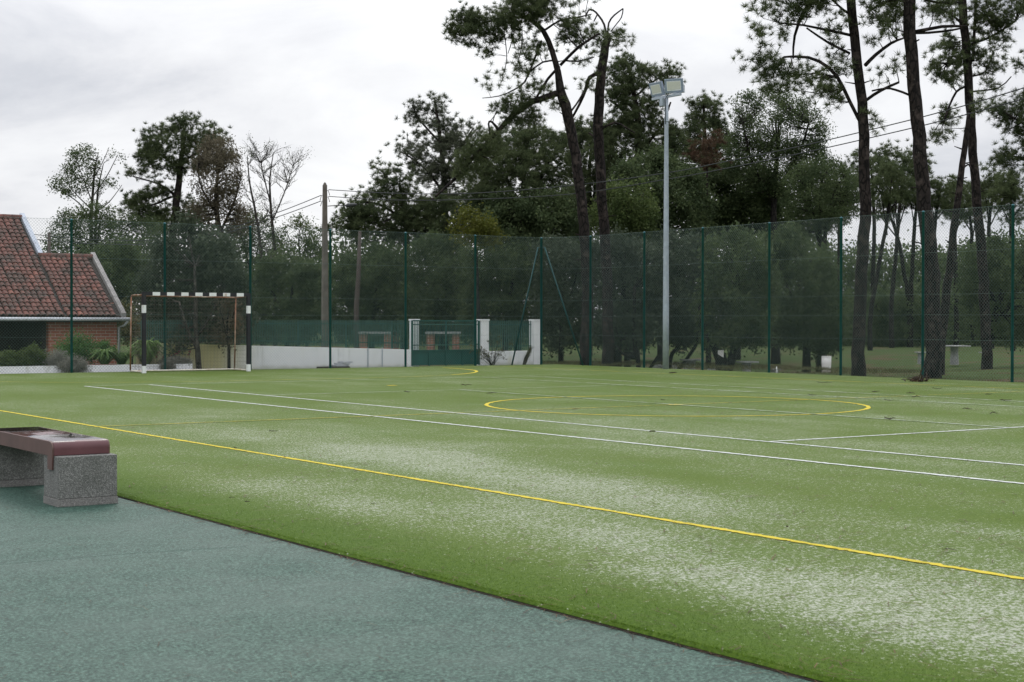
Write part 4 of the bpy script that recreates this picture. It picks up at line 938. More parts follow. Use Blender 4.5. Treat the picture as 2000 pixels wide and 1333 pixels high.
# --- trees of the middle wood
tree('tall_pine', 'tall dark pine with ragged crown directly left of the floodlight mast', 66, [(1240, 640, 10), (1243, 400, 9), (1246, 250, 7), (1232, 150, 4), (1222, 115, 2)], [[(1246, 260, 3.5), (1215, 215, 3), (1190, 195, 2)], [(1245, 300, 3), (1290, 250, 3), (1310, 200, 2)], [(1240, 190, 2.5), (1275, 160, 2), (1305, 145, 1.5)], [(1245, 350, 3), (1200, 300, 3), (1150, 260, 2)]],
     [([(1190, 150), (1205, 112), (1225, 105), (1245, 125), (1275, 138), (1300, 126), (1322, 140), (1316, 168), (1280, 188), (1290, 225), (1275, 265), (1220, 270), (1190, 225)], 1.25), ([(1180, 240), (1270, 240), (1325, 250), (1330, 310), (1280, 345), (1200, 335), (1150, 300)], 1.1)], 'pine', 'pine_dark')
tree('tall_pine', 'pine with small pointed top just right of the floodlight mast', 74, [(1378, 640, 9), (1380, 400, 8), (1376, 280, 5), (1374, 195, 2)], [[(1378, 320, 3), (1340, 280, 2)], [(1378, 300, 3), (1420, 260, 2)]],
     [([(1345, 225), (1352, 194), (1376, 184), (1400, 208), (1412, 236), (1380, 250), (1350, 245)], 1.3), ([(1318, 215), (1345, 235), (1400, 240), (1440, 270), (1425, 330), (1340, 350), (1300, 320), (1305, 260)], 1.2)], 'pine', 'pine_dark')
tree('dying_pine', 'small rust-brown dying pine crown among the dark trees', 63, [(1384, 640, 5), (1382, 450, 4), (1380, 300, 2)], [], [([(1352, 300), (1365, 270), (1395, 262), (1405, 295), (1400, 325), (1370, 330)], .95)], 'pine', 'rust')
tree('oak_tree', 'broad dark oak with lacy crown right of the mast under the tall pines', 64, [(1515, 640, 9), (1510, 480, 8), (1512, 380, 6), (1520, 280, 4)], [[(1512, 400, 4), (1470, 320, 3), (1450, 240, 2)], [(1512, 380, 4), (1560, 300, 3), (1580, 240, 2)]],
     [([(1428, 200), (1455, 180), (1508, 174), (1560, 192), (1600, 216), (1622, 246), (1612, 285), (1560, 300), (1480, 300), (1440, 260)], 1.35), ([(1420, 260), (1500, 280), (1610, 285), (1618, 340), (1560, 380), (1450, 380), (1410, 330)], 1.9)], 'fine', 'oak', 'bark_dark')
def oak(label, D, tx, poly, leaf='oak', full=1.25, kind='leaf', name='oak_tree', tw=7, bark='bark_dark', trunk=None, cat='tree'):
    a = np.array(poly, float); c = a.mean(0); top = a[:, 1].min()
    tr = trunk or [(tx, groundpy(D), tw), ((tx*2+c[0])/3, (groundpy(D)+c[1])/2, tw*.8), (c[0], c[1], tw*.55), (c[0]+4, (c[1]+top)/2, tw*.25)]
    lm = [[(c[0], c[1]+ (groundpy(D)-c[1])*.35, tw*.5), (c[0]+s*(a[:, 0].max()-a[:, 0].min())*.16, c[1], tw*.35), (c[0]+s*(a[:, 0].max()-a[:, 0].min())*.3, (c[1]+top)/2, tw*.2)] for s in (-1, 1)]
    return tree(name, label, D, tr, lm, [(poly, full)], kind, leaf, bark, cat=cat)
oak('dark evergreen oak whose crown fills the gap behind the mast above the fence', 62, 1290, [(1210, 320), (1290, 300), (1350, 330), (1385, 380), (1380, 460), (1300, 480), (1200, 470), (1190, 390)], 'oak', 1.5)
oak('yellowish green small tree above the fence just left of the mast', 56, 1225, [(1165, 400), (1200, 350), (1235, 345), (1275, 385), (1285, 440), (1240, 470), (1165, 465)], 'oak_green', 1.0)
oak('dark evergreen oak above the fence between mast and the lacy oak', 66, 1440, [(1350, 340), (1420, 320), (1500, 340), (1540, 390), (1530, 470), (1440, 480), (1360, 470)], 'oak', 1.5)
oak('dark evergreen oak against the left side of the first thick pine trunk', 60, 1600, [(1530, 350), (1580, 310), (1635, 310), (1672, 350), (1680, 410), (1640, 450), (1560, 460), (1530, 420)], 'oak', 1.9, 'fine')
oak('dark pine crown filling the wood behind the leaning pine limb', 60, 1010, [(925, 300), (960, 262), (1030, 248), (1090, 250), (1120, 300), (1130, 380), (1100, 440), (1020, 460), (940, 440), (915, 370)], 'pine_dark', 1.6, 'pine', 'dense_pine', 9)
oak('dark bluish green oak behind the leaning pine just over the fence', 58, 1050, [(950, 400), (1010, 375), (1090, 380), (1140, 420), (1135, 475), (1050, 490), (950, 480)], 'oak', 1.3)
oak('dense pine between the leaning pine and the snapped trunk', 68, 1150, [(1110, 250), (1150, 230), (1190, 250), (1200, 330), (1195, 430), (1150, 470), (1110, 440), (1105, 330)], 'pine_dark', 1.4, 'pine', 'dense_pine', 8)
tree('tall_pine', 'pine with spiky open crown standing alone against the sky right of the utility pole', 66, [(868, 640, 9), (870, 450, 8), (868, 350, 6), (858, 260, 4), (850, 200, 2)], [[(868, 380, 3), (830, 330, 2.5), (790, 300, 1.5)], [(868, 330, 3), (905, 280, 2.5), (925, 250, 1.5)], [(860, 280, 2.5), (820, 235, 2), (805, 205, 1.2)]],
     [([(795, 208), (812, 190), (835, 205), (852, 188), (872, 212), (868, 250), (840, 260), (805, 240)], .8), ([(870, 235), (905, 222), (935, 252), (915, 275), (880, 280)], .8), ([(765, 290), (790, 262), (850, 255), (900, 275), (925, 300), (905, 335), (850, 338), (800, 312)], .95), ([(800, 320), (925, 320), (930, 390), (820, 395)], .85)], 'pine', 'pine_gray')
tree('wide_pine', 'wide low pine reaching left toward the utility pole', 64, [(790, 640, 8), (795, 480, 7), (790, 420, 5), (780, 360, 3)], [[(790, 430, 3), (740, 400, 2.5), (700, 395, 1.5)], [(790, 420, 3), (840, 390, 2.5), (880, 390, 1.5)]],
     [([(735, 345), (742, 318), (770, 322), (800, 345), (815, 385), (770, 390), (740, 370)], .9), ([(668, 440), (700, 392), (715, 368), (745, 380), (800, 385), (880, 385), (935, 400), (945, 450), (860, 475), (720, 475)], 1.45)], 'pine', 'pine_dark')
tree('young_pine', 'thin young pine with sparse tufts close right of the utility pole', 72, [(712, 620, 3), (698, 480, 3), (683, 430, 2.4), (668, 395, 1.5)], [[(690, 450, 1.5), (660, 440, 1), (645, 440, .8)], [(680, 430, 1.4), (700, 410, 1)]],
     [([(652, 405), (668, 392), (690, 405), (685, 430), (660, 430)], .6), ([(638, 440), (665, 425), (672, 460), (645, 470)], .7), ([(668, 450), (700, 440), (705, 490), (685, 500)], .4)], 'pine', 'pine_dark')
tree('mimosa', 'small yellow-green tree top poking over the fence left of the gate corner', 54, [(935, 640, 4), (930, 500, 3), (922, 440, 2)], [], [([(885, 440), (918, 412), (945, 425), (985, 452), (988, 470), (900, 468)], 1.0)], 'leaf', 'yellow', 'bark_dark')
# low trees seen through the mesh
oak('rounded dark evergreen tree behind the fence just right of the utility pole', 62, 725, [(652, 530), (685, 482), (745, 470), (792, 500), (806, 560), (800, 650), (740, 660), (655, 655)], 'oak', 1.5)
oak('dark evergreen tree behind the picket fence left of the gate', 60, 860, [(790, 480), (850, 462), (915, 480), (935, 540), (930, 640), (880, 660), (795, 655)], 'oak', 1.4)
oak('dark evergreen tree directly behind the green gate', 57, 985, [(900, 480), (985, 462), (1055, 490), (1075, 560), (1070, 650), (1000, 665), (905, 655)], 'oak', 1.4)
oak('low oak in the fence corner behind the leaning strut', 54, 1095, [(1050, 480), (1100, 462), (1142, 500), (1150, 580), (1140, 670), (1075, 680), (1052, 600)], 'olive', 1.15, tw=6)
oak('low oak behind the fence between the snapped trunk and the mast', 53, 1205, [(1150, 480), (1210, 460), (1265, 490), (1280, 570), (1262, 670), (1200, 690), (1152, 660)], 'olive', 1.1, tw=11)
tree('leaning_oak', 'low multi-stemmed oak with leaning dark stems right beside the mast', 52, [(1250, 716, 5), (1243, 690, 5), (1238, 640, 4), (1240, 560, 3)], [[(1270, 720, 4), (1290, 690, 4), (1310, 650, 3.5), (1330, 590, 2.5)], [(1308, 722, 5), (1313, 690, 4.5), (1335, 665, 4), (1345, 600, 3)], [(1325, 722, 4), (1350, 690, 4), (1362, 665, 3.5), (1372, 600, 2.5)], [(1240, 700, 4), (1215, 690, 3), (1205, 675, 2)]],
     [([(1262, 480), (1320, 455), (1385, 480), (1398, 560), (1380, 650), (1330, 680), (1280, 665), (1258, 580)], 1.35), ([(1215, 620), (1260, 600), (1270, 660), (1235, 685)], .7)], 'leaf', 'olive', 'bark_dark')
tree('forked_oak', 'low dark oak with thick forked trunk holding a white board', 50, [(1412, 727, 15), (1410, 705, 14), (1402, 690, 11), (1392, 670, 7), (1388, 620, 5)], [[(1420, 722, 12), (1432, 690, 9), (1440, 640, 7), (1448, 570, 4)], [(1400, 690, 6), (1378, 650, 5), (1365, 600, 3)]],
     [([(1375, 480), (1440, 455), (1500, 480), (1515, 560), (1500, 660), (1440, 680), (1390, 675), (1368, 590)], 1.3)], 'leaf', 'oak', 'bark_dark')
oak('low spreading oak whose branches hang near the ground left of the white bin', 55, 1575, [(1480, 470), (1550, 450), (1615, 490), (1645, 570), (1650, 650), (1610, 690), (1540, 672), (1490, 640)], 'oak', 1.2, tw=9)
oak('dark oak trunk and crown in front of the wood at the right frame edge', 53, 1925, [(1890, 500), (1940, 470), (2010, 470), (2050, 560), (2040, 660), (1960, 668), (1905, 640), (1880, 570)], 'oak', .95, tw=11)
oak('low dark shrubby oak between the two thick pine trunks, far back', 85, 1740, [(1690, 590), (1740, 570), (1800, 590), (1815, 660), (1750, 672), (1690, 665)], 'oak', 1.3)
# --- left group
tree('sparse_acacia', 'sparse airy tree with fine twigs left of the big pine, above the house', 74, [(178, 600, 4.2), (178, 440, 3.8), (181, 380, 2.8), (185, 330, 1.8), (192, 300, .8)], [[(178, 430, 1.8), (155, 398, 1.4), (120, 374, .8), (97, 366, .5)], [(180, 395, 1.5), (163, 350, 1.1), (146, 305, .6)], [(181, 385, 1.4), (208, 345, 1.1), (230, 303, .6)], [(180, 420, 1.4), (213, 395, 1), (238, 362, .6)], [(183, 350, 1), (203, 312, .8), (213, 288, .5)], [(179, 410, 1.5), (140, 370, 1), (125, 335, .6)]],
     [([(90, 368), (105, 345), (130, 320), (145, 292), (180, 285), (188, 330), (182, 372), (130, 385)], .95), ([(180, 290), (225, 285), (240, 300), (235, 365), (195, 380)], .22)], 'fine', 'oak', 'bark_gray')
bare('bare_tree', 'leafless twig crown mixed into the sparse tree above the house', 77, [(188, 600, 2.6), (187, 440, 2.4), (192, 370, 1.6), (202, 320, .8)], .8, 22, 5)
tree('big_pine', 'large rounded dark pine standing tallest in the left group', 76, [(330, 600, 9), (335, 480, 8.5), (345, 400, 8), (352, 330, 6), (360, 260, 3.5)], [[(340, 380, 3), (310, 360, 2), (260, 345, 1.4)], [(335, 385, 3), (300, 400, 2), (270, 405, 1.2)], [(350, 330, 3), (310, 300, 2.5), (280, 290, 1.5)], [(352, 320, 3), (400, 290, 2.5), (430, 285, 1.5)]],
     [([(256, 292), (278, 255), (305, 262), (320, 245), (345, 240), (366, 227), (402, 240), (442, 256), (455, 290), (440, 320), (390, 330), (350, 345), (310, 335), (275, 330)], 1.05), ([(243, 340), (275, 328), (300, 340), (285, 352), (248, 352)], .7), ([(295, 350), (340, 345), (345, 380), (300, 375)], .6), ([(255, 385), (300, 372), (400, 400), (400, 445), (300, 450), (240, 415)], 1.15)], 'pine', 'pine_dark')
tree('brown_tree', 'brownish half-withered tree right of the big rounded pine', 72, [(462, 640, 6), (445, 520, 6), (432, 460, 6), (422, 410, 5), (425, 340, 3)], [[(432, 450, 3), (455, 400, 2.5), (470, 350, 1.5)], [(425, 420, 2.5), (395, 370, 2), (385, 330, 1.2)]],
     [([(385, 300), (405, 268), (440, 272), (470, 298), (474, 350), (462, 400), (430, 415), (388, 395), (370, 345)], 1.35), ([(362, 400), (430, 398), (492, 405), (492, 445), (440, 470), (380, 455)], 1.0)], 'fine', 'brown', 'bark_gray')
bare('bare_tree', 'slender leafless tree with a few leaf tufts right of the brown tree', 70, [(538, 640, 4), (537, 500, 3.4), (530, 420, 2.6), (527, 350, 1.6), (534, 300, .7)], .85, 20, 11, ('oak', 60, 10), limbs=[[(533, 430, 1.5), (556, 375, 1.1), (572, 325, .6)], [(529, 400, 1.5), (514, 340, 1), (507, 300, .6)]])
bare('bare_tree', 'second slender leafless tree leaning left, between brown tree and utility pole', 71, [(512, 640, 3.6), (510, 500, 3.2), (500, 420, 2.4), (488, 360, 1.6), (483, 305, .7)], .8, 20, 23, ('oak', 50, 9))
oak('dark lacy tree filling in behind the two slender leafless trees', 78, 490, [(440, 440), (470, 415), (505, 405), (545, 440), (550, 520), (490, 535), (440, 520)], 'oak', 1.0, 'fine', tw=3)
oak('small green round tree left of the utility pole above the fence', 70, 600, [(535, 470), (560, 440), (590, 420), (622, 445), (632, 500), (600, 515), (545, 515)], 'oak_green', 1.1, 'fine', tw=3)
oak('flat dark acacia crown spreading over the house ridge behind the fence', 70, 180, [(80, 488), (100, 450), (125, 412), (190, 398), (250, 425), (325, 435), (320, 500), (230, 515), (110, 505)], 'oak', 1.25, 'fine', tw=4)
oak('tall dark evergreen behind the roof, below the airy acacia', 64, 210, [(120, 540), (160, 492), (250, 480), (300, 520), (310, 640), (240, 655), (150, 610)], 'oak', 1.4)
tree('olive_tree', 'large grey-green tree right behind the goal with a slim trunk in front of the wall', 42.25, [(388, 720, 6.5), (386, 690, 6), (384, 665, 5), (382, 600, 4), (380, 520, 2.5)], [[(387, 690, 4), (378, 670, 3.5), (365, 640, 3), (350, 590, 2)], [(384, 660, 3), (410, 620, 2.5), (430, 570, 1.5)]],
     [([(285, 530), (310, 480), (345, 445), (385, 432), (425, 455), (462, 500), (485, 560), (490, 640), (455, 662), (400, 655), (330, 672), (295, 650), (280, 590)], 1.5, 1.1, .8), ([(318, 665), (345, 655), (352, 675), (330, 684)], .6, .0, .2)], 'leaf', 'olive', 'bark_gray')
oak('purplish brown small tree within the right half of the goal', 42.3, 448, [(418, 600), (445, 580), (468, 605), (470, 650), (445, 672), (420, 655)], 'brown', .9, 'fine', 'plum_tree', 4)
oak('dark evergreen between the goal and the utility pole over the picket fence', 60, 560, [(478, 570), (520, 512), (580, 500), (635, 540), (650, 600), (645, 655), (560, 665), (485, 655)], 'oak', 1.4)
oak('yellowish shrub between the house corner and the goal', 47, 258, [(238, 610), (262, 595), (276, 620), (275, 665), (245, 668)], 'dry', .8, 'leaf', 'low_shrub', 2, cat='shrub')
# --- right: thick pines beside the fence
tree('tall_pine', 'first thick pine trunk with long drooping limb on its left side', 39.2,
     [(1676, 738, 17), (1677, 690, 14.5), (1680, 600, 13.5), (1684, 500, 13), (1690, 400, 12.5), (1688, 300, 12), (1682, 200, 11), (1672, 100, 10.5), (1662, 0, 10), (1652, -90, 9), (1648, -160, 5)],
     [[(1686, 250, 4), (1660, 200, 4), (1635, 150, 4), (1600, 120, 3.6), (1560, 111, 3), (1530, 112, 2.2)], [(1664, 70, 3.4), (1620, 60, 3), (1570, 50, 2.4), (1520, 45, 1.5)], [(1660, 105, 3), (1620, 85, 2.8), (1575, 55, 2)], [(1600, -20, 4), (1572, 20, 4), (1552, 70, 3), (1549, 115, 2)], [(1690, 128, 4.4), (1710, 108, 4), (1740, 85, 3.4), (1765, 75, 2)], [(1692, 196, 3.6), (1722, 176, 3.4), (1756, 161, 2.6)], [(1655, 25, 3), (1638, 12, 2.4), (1615, -10, 1.5)], [(1655, 0, 3), (1700, -30, 3), (1740, -60, 2)], [(1490, 85, 1), (1480, 105, 1), (1468, 115, .8)]],
     [([(1434, 50), (1470, 30), (1490, -10), (1540, -45), (1640, -50), (1630, 0), (1590, 20), (1560, 50), (1530, 72), (1490, 80), (1450, 68)], .85), ([(1430, 112), (1460, 104), (1510, 100), (1525, 118), (1500, 130), (1470, 128), (1440, 132)], .7), ([(1482, 152), (1520, 118), (1590, 125), (1640, 160), (1662, 205), (1640, 226), (1610, 190), (1560, 205), (1505, 185)], .75), ([(1600, 35), (1650, 30), (1662, 110), (1660, 150), (1620, 120), (1600, 80)], .45), ([(1690, 218), (1702, 220), (1706, 236), (1692, 240)], 1.2),
      ([(1705, 118), (1750, 100), (1755, 138), (1722, 146)], .5), ([(1690, 20), (1765, 10), (1765, 95), (1700, 75)], .55), ([(1560, -160), (1760, -170), (1760, -40), (1580, -40)], .9)], 'pine', 'pine')
tree('tall_pine', 'second and thickest pine trunk, straight and nearly bare', 38.2,
     [(1821, 742, 21), (1823, 690, 19), (1821, 600, 18), (1814, 480, 17), (1804, 400, 15.5), (1796, 300, 15), (1788, 200, 14), (1780, 100, 13.5), (1775, 0, 13), (1770, -90, 11), (1768, -170, 6)],
     [[(1778, 187, 2.6), (1750, 176, 2.6), (1728, 173, 2.2), (1703, 178, 1.8)], [(1788, 62, 4), (1840, 52, 3.6), (1890, 52, 2.5)], [(1786, 65, 3), (1840, 62, 2.6), (1880, 55, 2)], [(1782, 85, 2), (1795, 78, 1.6)], [(1772, 5, 4), (1740, 0, 3.5), (1700, 20, 2.5)], [(1775, -10, 3), (1830, 5, 3), (1875, 5, 2)]],
     [([(1680, -10), (1770, -40), (1770, 20), (1740, 60), (1700, 45)], .7), ([(1790, -60), (1880, -50), (1870, 25), (1800, 20)], .6), ([(1680, -180), (1880, -180), (1870, -60), (1690, -60)], .9)], 'pine', 'pine')
tree('leaning_pine', 'thin pine trunk leaning right from behind the thickest trunk', 40.2,
     [(1832, 738, 12), (1838, 660, 10.5), (1850, 560, 9), (1863, 450, 8), (1876, 350, 7), (1887, 270, 6), (1892, 220, 4)], [[(1880, 330, 2), (1892, 322, 2), (1900, 340, 1.4)]], [([(1880, 205), (1910, 190), (1915, 225), (1890, 235)], .5)], 'pine', 'pine')
tree('tall_pine', 'third pine trunk, slimmer, with bushy limbs near the right frame edge', 51,
     [(1928, 704, 11), (1923, 600, 11), (1916, 480, 10.5), (1908, 400, 10), (1900, 300, 9.5), (1894, 200, 9.5), (1888, 100, 9), (1880, 0, 9), (1876, -90, 7), (1874, -150, 4)],
     [[(1884, 170, 2.6), (1868, 180, 2.6), (1855, 205, 2.4), (1845, 235, 2)], [(1890, 110, 3), (1850, 125, 2.4), (1815, 120, 1.5)], [(1888, 90, 3), (1940, 70, 2.6), (1985, 40, 2)], [(1895, 150, 2), (1925, 140, 1.8), (1940, 100, 1.2)], [(1895, 180, 2), (1950, 172, 1.6), (1975, 150, 1.2)], [(1890, 60, 2.6), (1860, 30, 2.4), (1820, 10, 1.6)], [(1900, 120, 3.6), (1903, 60, 3.2), (1906, 0, 3)]],
     [([(1800, 112), (1830, 72), (1870, 60), (1885, 110), (1880, 150), (1862, 182), (1845, 155), (1810, 142)], .85), ([(1895, 60), (1950, 40), (1985, 45), (1965, 95), (1920, 120), (1895, 110)], .85), ([(1912, 125), (1955, 108), (1972, 150), (1950, 180), (1925, 165)], .55), ([(1818, 215), (1838, 212), (1868, 232), (1866, 262), (1838, 278), (1812, 262), (1828, 240)], .75), ([(1815, 20), (1870, -10), (2010, -30), (2010, 25), (1920, 45), (1850, 50)], .7), ([(1800, -150), (2000, -150), (2000, -40), (1810, -40)], .9)], 'pine', 'pine')
tree('edge_pine', 'pine with dense dark crown cut by the right frame edge', 47, [(2070, 700, 12), (2065, 500, 11), (2058, 300, 10), (2050, 150, 8), (2045, 40, 5)], [[(2058, 300, 4), (2010, 250, 3), (1970, 225, 2)], [(2060, 350, 3.5), (2000, 310, 2.5), (1945, 305, 1.5)], [(2050, 160, 3), (2000, 130, 2), (1985, 120, 1)]],
     [([(1943, 215), (1965, 190), (2000, 172), (2050, 170), (2080, 230), (2040, 270), (1990, 268), (1955, 250)], 1.3), ([(1925, 305), (1965, 280), (2030, 270), (2040, 330), (1960, 330)], .8), ([(1978, 125), (2000, 105), (2060, 105), (2050, 145), (1990, 140)], 1.0), ([(2000, -40), (2120, -40), (2120, 80), (2020, 60)], 1.0)], 'pine', 'pine_dark')
# background pines seen between the trunks
def bgpine(label, D, pts, cx, cy, rx, ry, full=.9, w=5):
    n = 11; poly = [(cx+rx*math.cos(a)*random.uniform(.75, 1.15), cy+ry*math.sin(a)*random.uniform(.75, 1.15)) for a in np.linspace(0, 2*math.pi, n+1)[:-1]]
    top = pts[-1]; tr = [(p[0], p[1], w*(1-.12*i)) for i, p in enumerate(pts)]+[(cx, cy-ry*.4, w*.3)]
    lm = [[(top[0], top[1]-random.uniform(-30, 15), w*.3), (cx+s*rx*.5, cy+ry*.2, w*.2), (cx+s*rx*.85, cy-ry*.1, w*.12)] for s in (-1, 1)]
    tree('background_pine', label, D, tr, lm, [(poly, full)], 'pine', 'pine_dark', 'bark_dark', group='slim pines in the background')
bgpine('slim background pine left of the first thick trunk, straight', 78, [(1611, 640), (1611, 520), (1612, 430)], 1608, 400, 42, 45)
bgpine('slim background pine touching the left edge of the first thick trunk', 74, [(1638, 640), (1639, 520), (1640, 420)], 1640, 380, 40, 50)
bgpine('slim background pine leaning right beside the first thick trunk', 76, [(1700, 620), (1716, 520), (1733, 430)], 1742, 365, 45, 45)
bgpine('slim background pine in the middle between the thick trunks', 82, [(1741, 600), (1748, 520), (1754, 440)], 1765, 330, 48, 55)
bgpine('slim background pine leaning left in the middle between the thick trunks', 84, [(1776, 600), (1765, 530), (1753, 465)], 1725, 400, 36, 36)
bgpine('slim background pine touching the left edge of the thickest trunk', 84, [(1779, 590), (1783, 500), (1787, 430)], 1795, 385, 34, 40)
bgpine('slim background pine right of the thickest trunk', 84, [(1826, 600), (1825, 520), (1826, 440)], 1838, 385, 40, 42)
bgpine('slim straight background pine behind the leaning thin trunk', 88, [(1868, 600), (1866, 520), (1865, 440)], 1866, 390, 42, 42)
bgpine('slim background pine with dark crown left of the third trunk', 92, [(1900, 600), (1899, 520), (1898, 460)], 1890, 400, 40, 44)
bgpine('slim background pine right of the third trunk', 80, [(1936, 620), (1933, 500), (1932, 430)], 1945, 370, 42, 48)
bgpine('slim background pine at the far right frame edge', 76, [(1978, 640), (1976, 520), (1974, 440)], 1975, 390, 46, 50)
bgpine('slim background pine with high crown behind the gap beside the first trunk', 90, [(1704, 600), (1706, 500), (1707, 420)], 1700, 330, 45, 45)
bgpine('slim background pine standing half hidden by the oak left of the bin', 86, [(1575, 640), (1560, 540), (1550, 470)], 1560, 440, 45, 40)
def farwood():
    V = []
    for P, D, full in (([(1560, 530), (1600, 480), (1640, 500), (1690, 485), (1740, 508), (1800, 488), (1850, 502), (1900, 478), (1960, 470), (2060, 455), (2060, 668), (1560, 668)], 108, 2.6), ([(1560, 590), (1640, 570), (1720, 585), (1800, 560), (1900, 550), (2060, 540), (2060, 676), (1560, 680)], 92, 2.0),
            ([(-60, 560), (60, 540), (150, 560), (300, 560), (480, 540), (640, 560), (800, 560), (1000, 540), (1200, 540), (1400, 540), (1560, 540), (1560, 690), (1300, 700), (1000, 690), (-60, 668)], 100, 1.0), ([(600, 470), (760, 420), (950, 420), (1200, 380), (1420, 380), (1600, 420), (1600, 560), (600, 560)], 92, 1.0), ([(100, 500), (330, 450), (520, 500), (640, 530), (640, 600), (100, 600)], 95, .6)):
        k = D/FPX; a = np.array(P, float); lo, hi = a.min(0), a.max(0); x, y = a[:, 0], a[:, 1]; area = abs(np.sum(x*np.roll(y, -1)-y*np.roll(x, -1)))/2*k*k; nc = int(area*full*2.6)
        c = np.empty((0, 2))
        while len(c) < nc: q = lo+rng.random((nc*3, 2))*(hi-lo); c = np.vstack([c, q[in_poly(P, q)]])
        C = np.array([W(q[0], q[1], D+rng.uniform(-4, 4)) for q in c[:nc]]); cc = np.repeat(C, 60, 0)+rng.normal(0, .5, (nc*60, 3)); V.append(leaf_quads(cc, .26, .6))
    tag(soup('distant_wood', np.concatenate([v.reshape(-1, 3) for v in V]), 4, 'oak', None, (0, 0, 0)), 'far mass of dark green woodland closing the view behind the trees', 'woodland', kind='stuff')
farwood()

# ------------------------------------------------------------------ utility pole and cables
def utility():
    D = 56; p = W(634.5, groundpy(D), D); k = D/FPX; H = W(634.5, 362, D)[2]-p[2]
    t = thing('utility_pole', 'old brownish concrete utility pole with a street lamp arm behind the picket fence', 'utility pole', p)
    m = MB(); vs = []
    for z, s in ((-.2, 6.6), (H*.5, 5.2), (H, 3.7)): vs += [(p[0]+dx*s*k, p[1]+dy*s*k, p[2]+z) for dx, dy in ((-1, -.8), (1, -.8), (1, .8), (-1, .8))]
    m.add(vs, [(4*i+a, 4*i+(a+1) % 4, 4*i+4+(a+1) % 4, 4*i+4+a) for i in range(2) for a in range(4)]+[(3, 2, 1, 0), (8, 9, 10, 11)]); m.lathe([(.07, 0), (.05, .06), (.01, .1)], (p[0], p[1], p[2]+H), 8); m.build('pole', 'pole_conc', t, bevel=.01)
    a, b = W(640, 403, D), W(676, 402, D-.3); m = MB(); m.tube([a, W(655, 402, D-.1), b], .016, 6); arm = m.build('lamp_arm', 'wire', t, True)
    m = MB(); q = W(674, 402, D-.3); e = W(697, 400, D-.6); m.tube([q, q+(e-q)*.25, q+(e-q)*.8, e], [.03, .075, .065, .02], 8); m.build('lamp_head', 'wire', t, True)
    for px, py in ((641, 372), (641, 385), (628, 382), (629, 393)):
        m = MB(); m.tube([W(634, py+2, D), W(px, py, D-.1), W(px+(3 if px > 634 else -3), py+10, D-.1)], .012, 5); m.build('cable_hook', 'wire', t)
    far_ = (35.5, 10.0)
    def cable(name, pts, label):
        m = MB(); A = catmull(np.array(pts, float), .6); m.tube(A, .0145, 6); tag(m.build(name, 'wire', origin=pts[0]), label, 'cable')
    def run(rows): return [W(px, py, d) for px, py, d in rows]
    cable('power_cable', run([(642, 371, 55.9), (760, 377.5, 54.2), (920, 378, 51.8), (1120, 362, 48.9), (1300, 338.5, 46.5), (1400, 319.5, 45.1), (1650, 266, 42.0), (2000, 172, 38.2), (2600, -40, 33)]), 'upper twisted cable running from the utility pole to the right over the trees')
    cable('power_cable', run([(642, 384, 55.9), (760, 391, 54.2), (920, 390, 51.8), (1120, 379, 48.9), (1300, 351, 46.5), (1400, 333, 45.1), (1650, 281, 42.0), (2000, 193, 38.2), (2600, 0, 33)]), 'lower twisted cable running from the utility pole to the right over the trees')
    cable('power_cable', run([(627, 382, 55.9), (560, 409, 56.5), (470, 440, 57.5), (380, 464, 58.5), (250, 470, 60), (100, 462, 62), (-60, 440, 64)]), 'upper thin cable sagging from the utility pole to the left over the goal')
    cable('power_cable', run([(627, 393, 55.9), (560, 418, 56.5), (470, 447, 57.5), (380, 471, 58.5), (250, 478, 60), (100, 471, 62), (-60, 450, 64)]), 'lower thin cable sagging from the utility pole to the left over the goal')
    D = 57; p = W(697, groundpy(D), D); t = thing('timber_pole', 'thin slightly leaning brown timber pole right of the utility pole', 'pole', p); m = MB(); m.tube([p-np.array([0, 0, .2]), W(696, 600, D), W(700, 540, D), W(703, 452, D)], [.11, .10, .085, .06], 8); m.build('pole_shaft', 'brown_pole', t, True)
    D = 66; p = W(96, groundpy(D), D); t = thing('timber_pole', 'short thin timber pole standing behind the ridge of the tiled house', 'pole', p); m = MB(); m.tube([p, W(96, 455, D)], [.09, .07], 8); m.build('pole_shaft', 'brown_pole', t, True)
utility()

# ------------------------------------------------------------------ park furniture
def brick_table(px0, px1, py, D, label, group='brick-legged tables'):
    a, b = W(px0, py, D), W(px1, py, D); c = (a+b)/2; d = (b-a); L = np.linalg.norm(d[:2]); rz = math.atan2(d[1], d[0]); gz = c[2]-.78
    t = thing('picnic_table', label, 'table', (c[0], c[1], gz), rz, group)
    def loc(mb, name, mat, bev=0):
        me = mb.build(name, mat, None, bevel=bev); me.parent = t; return me
    m = MB(); m.box((-L/2, -.38, .70), (L/2, .38, .78)); loc(m, 'tabletop', 'conc', .008)
    for x in (-L*.36, L*.36): m = MB(); m.box((x-.13, -.25, -.15), (x+.13, .25, .698)); loc(m, 'leg', 'brick')
brick_table(702, 766, 648.5, 55, 'long pale table on brick legs behind the pickets, nearer the utility pole')
brick_table(765, 812, 644.5, 62, 'pale table on brick legs half hidden by the left gate pillar')
brick_table(832, 900, 648.5, 55, 'pale table on brick legs seen through the green gate')
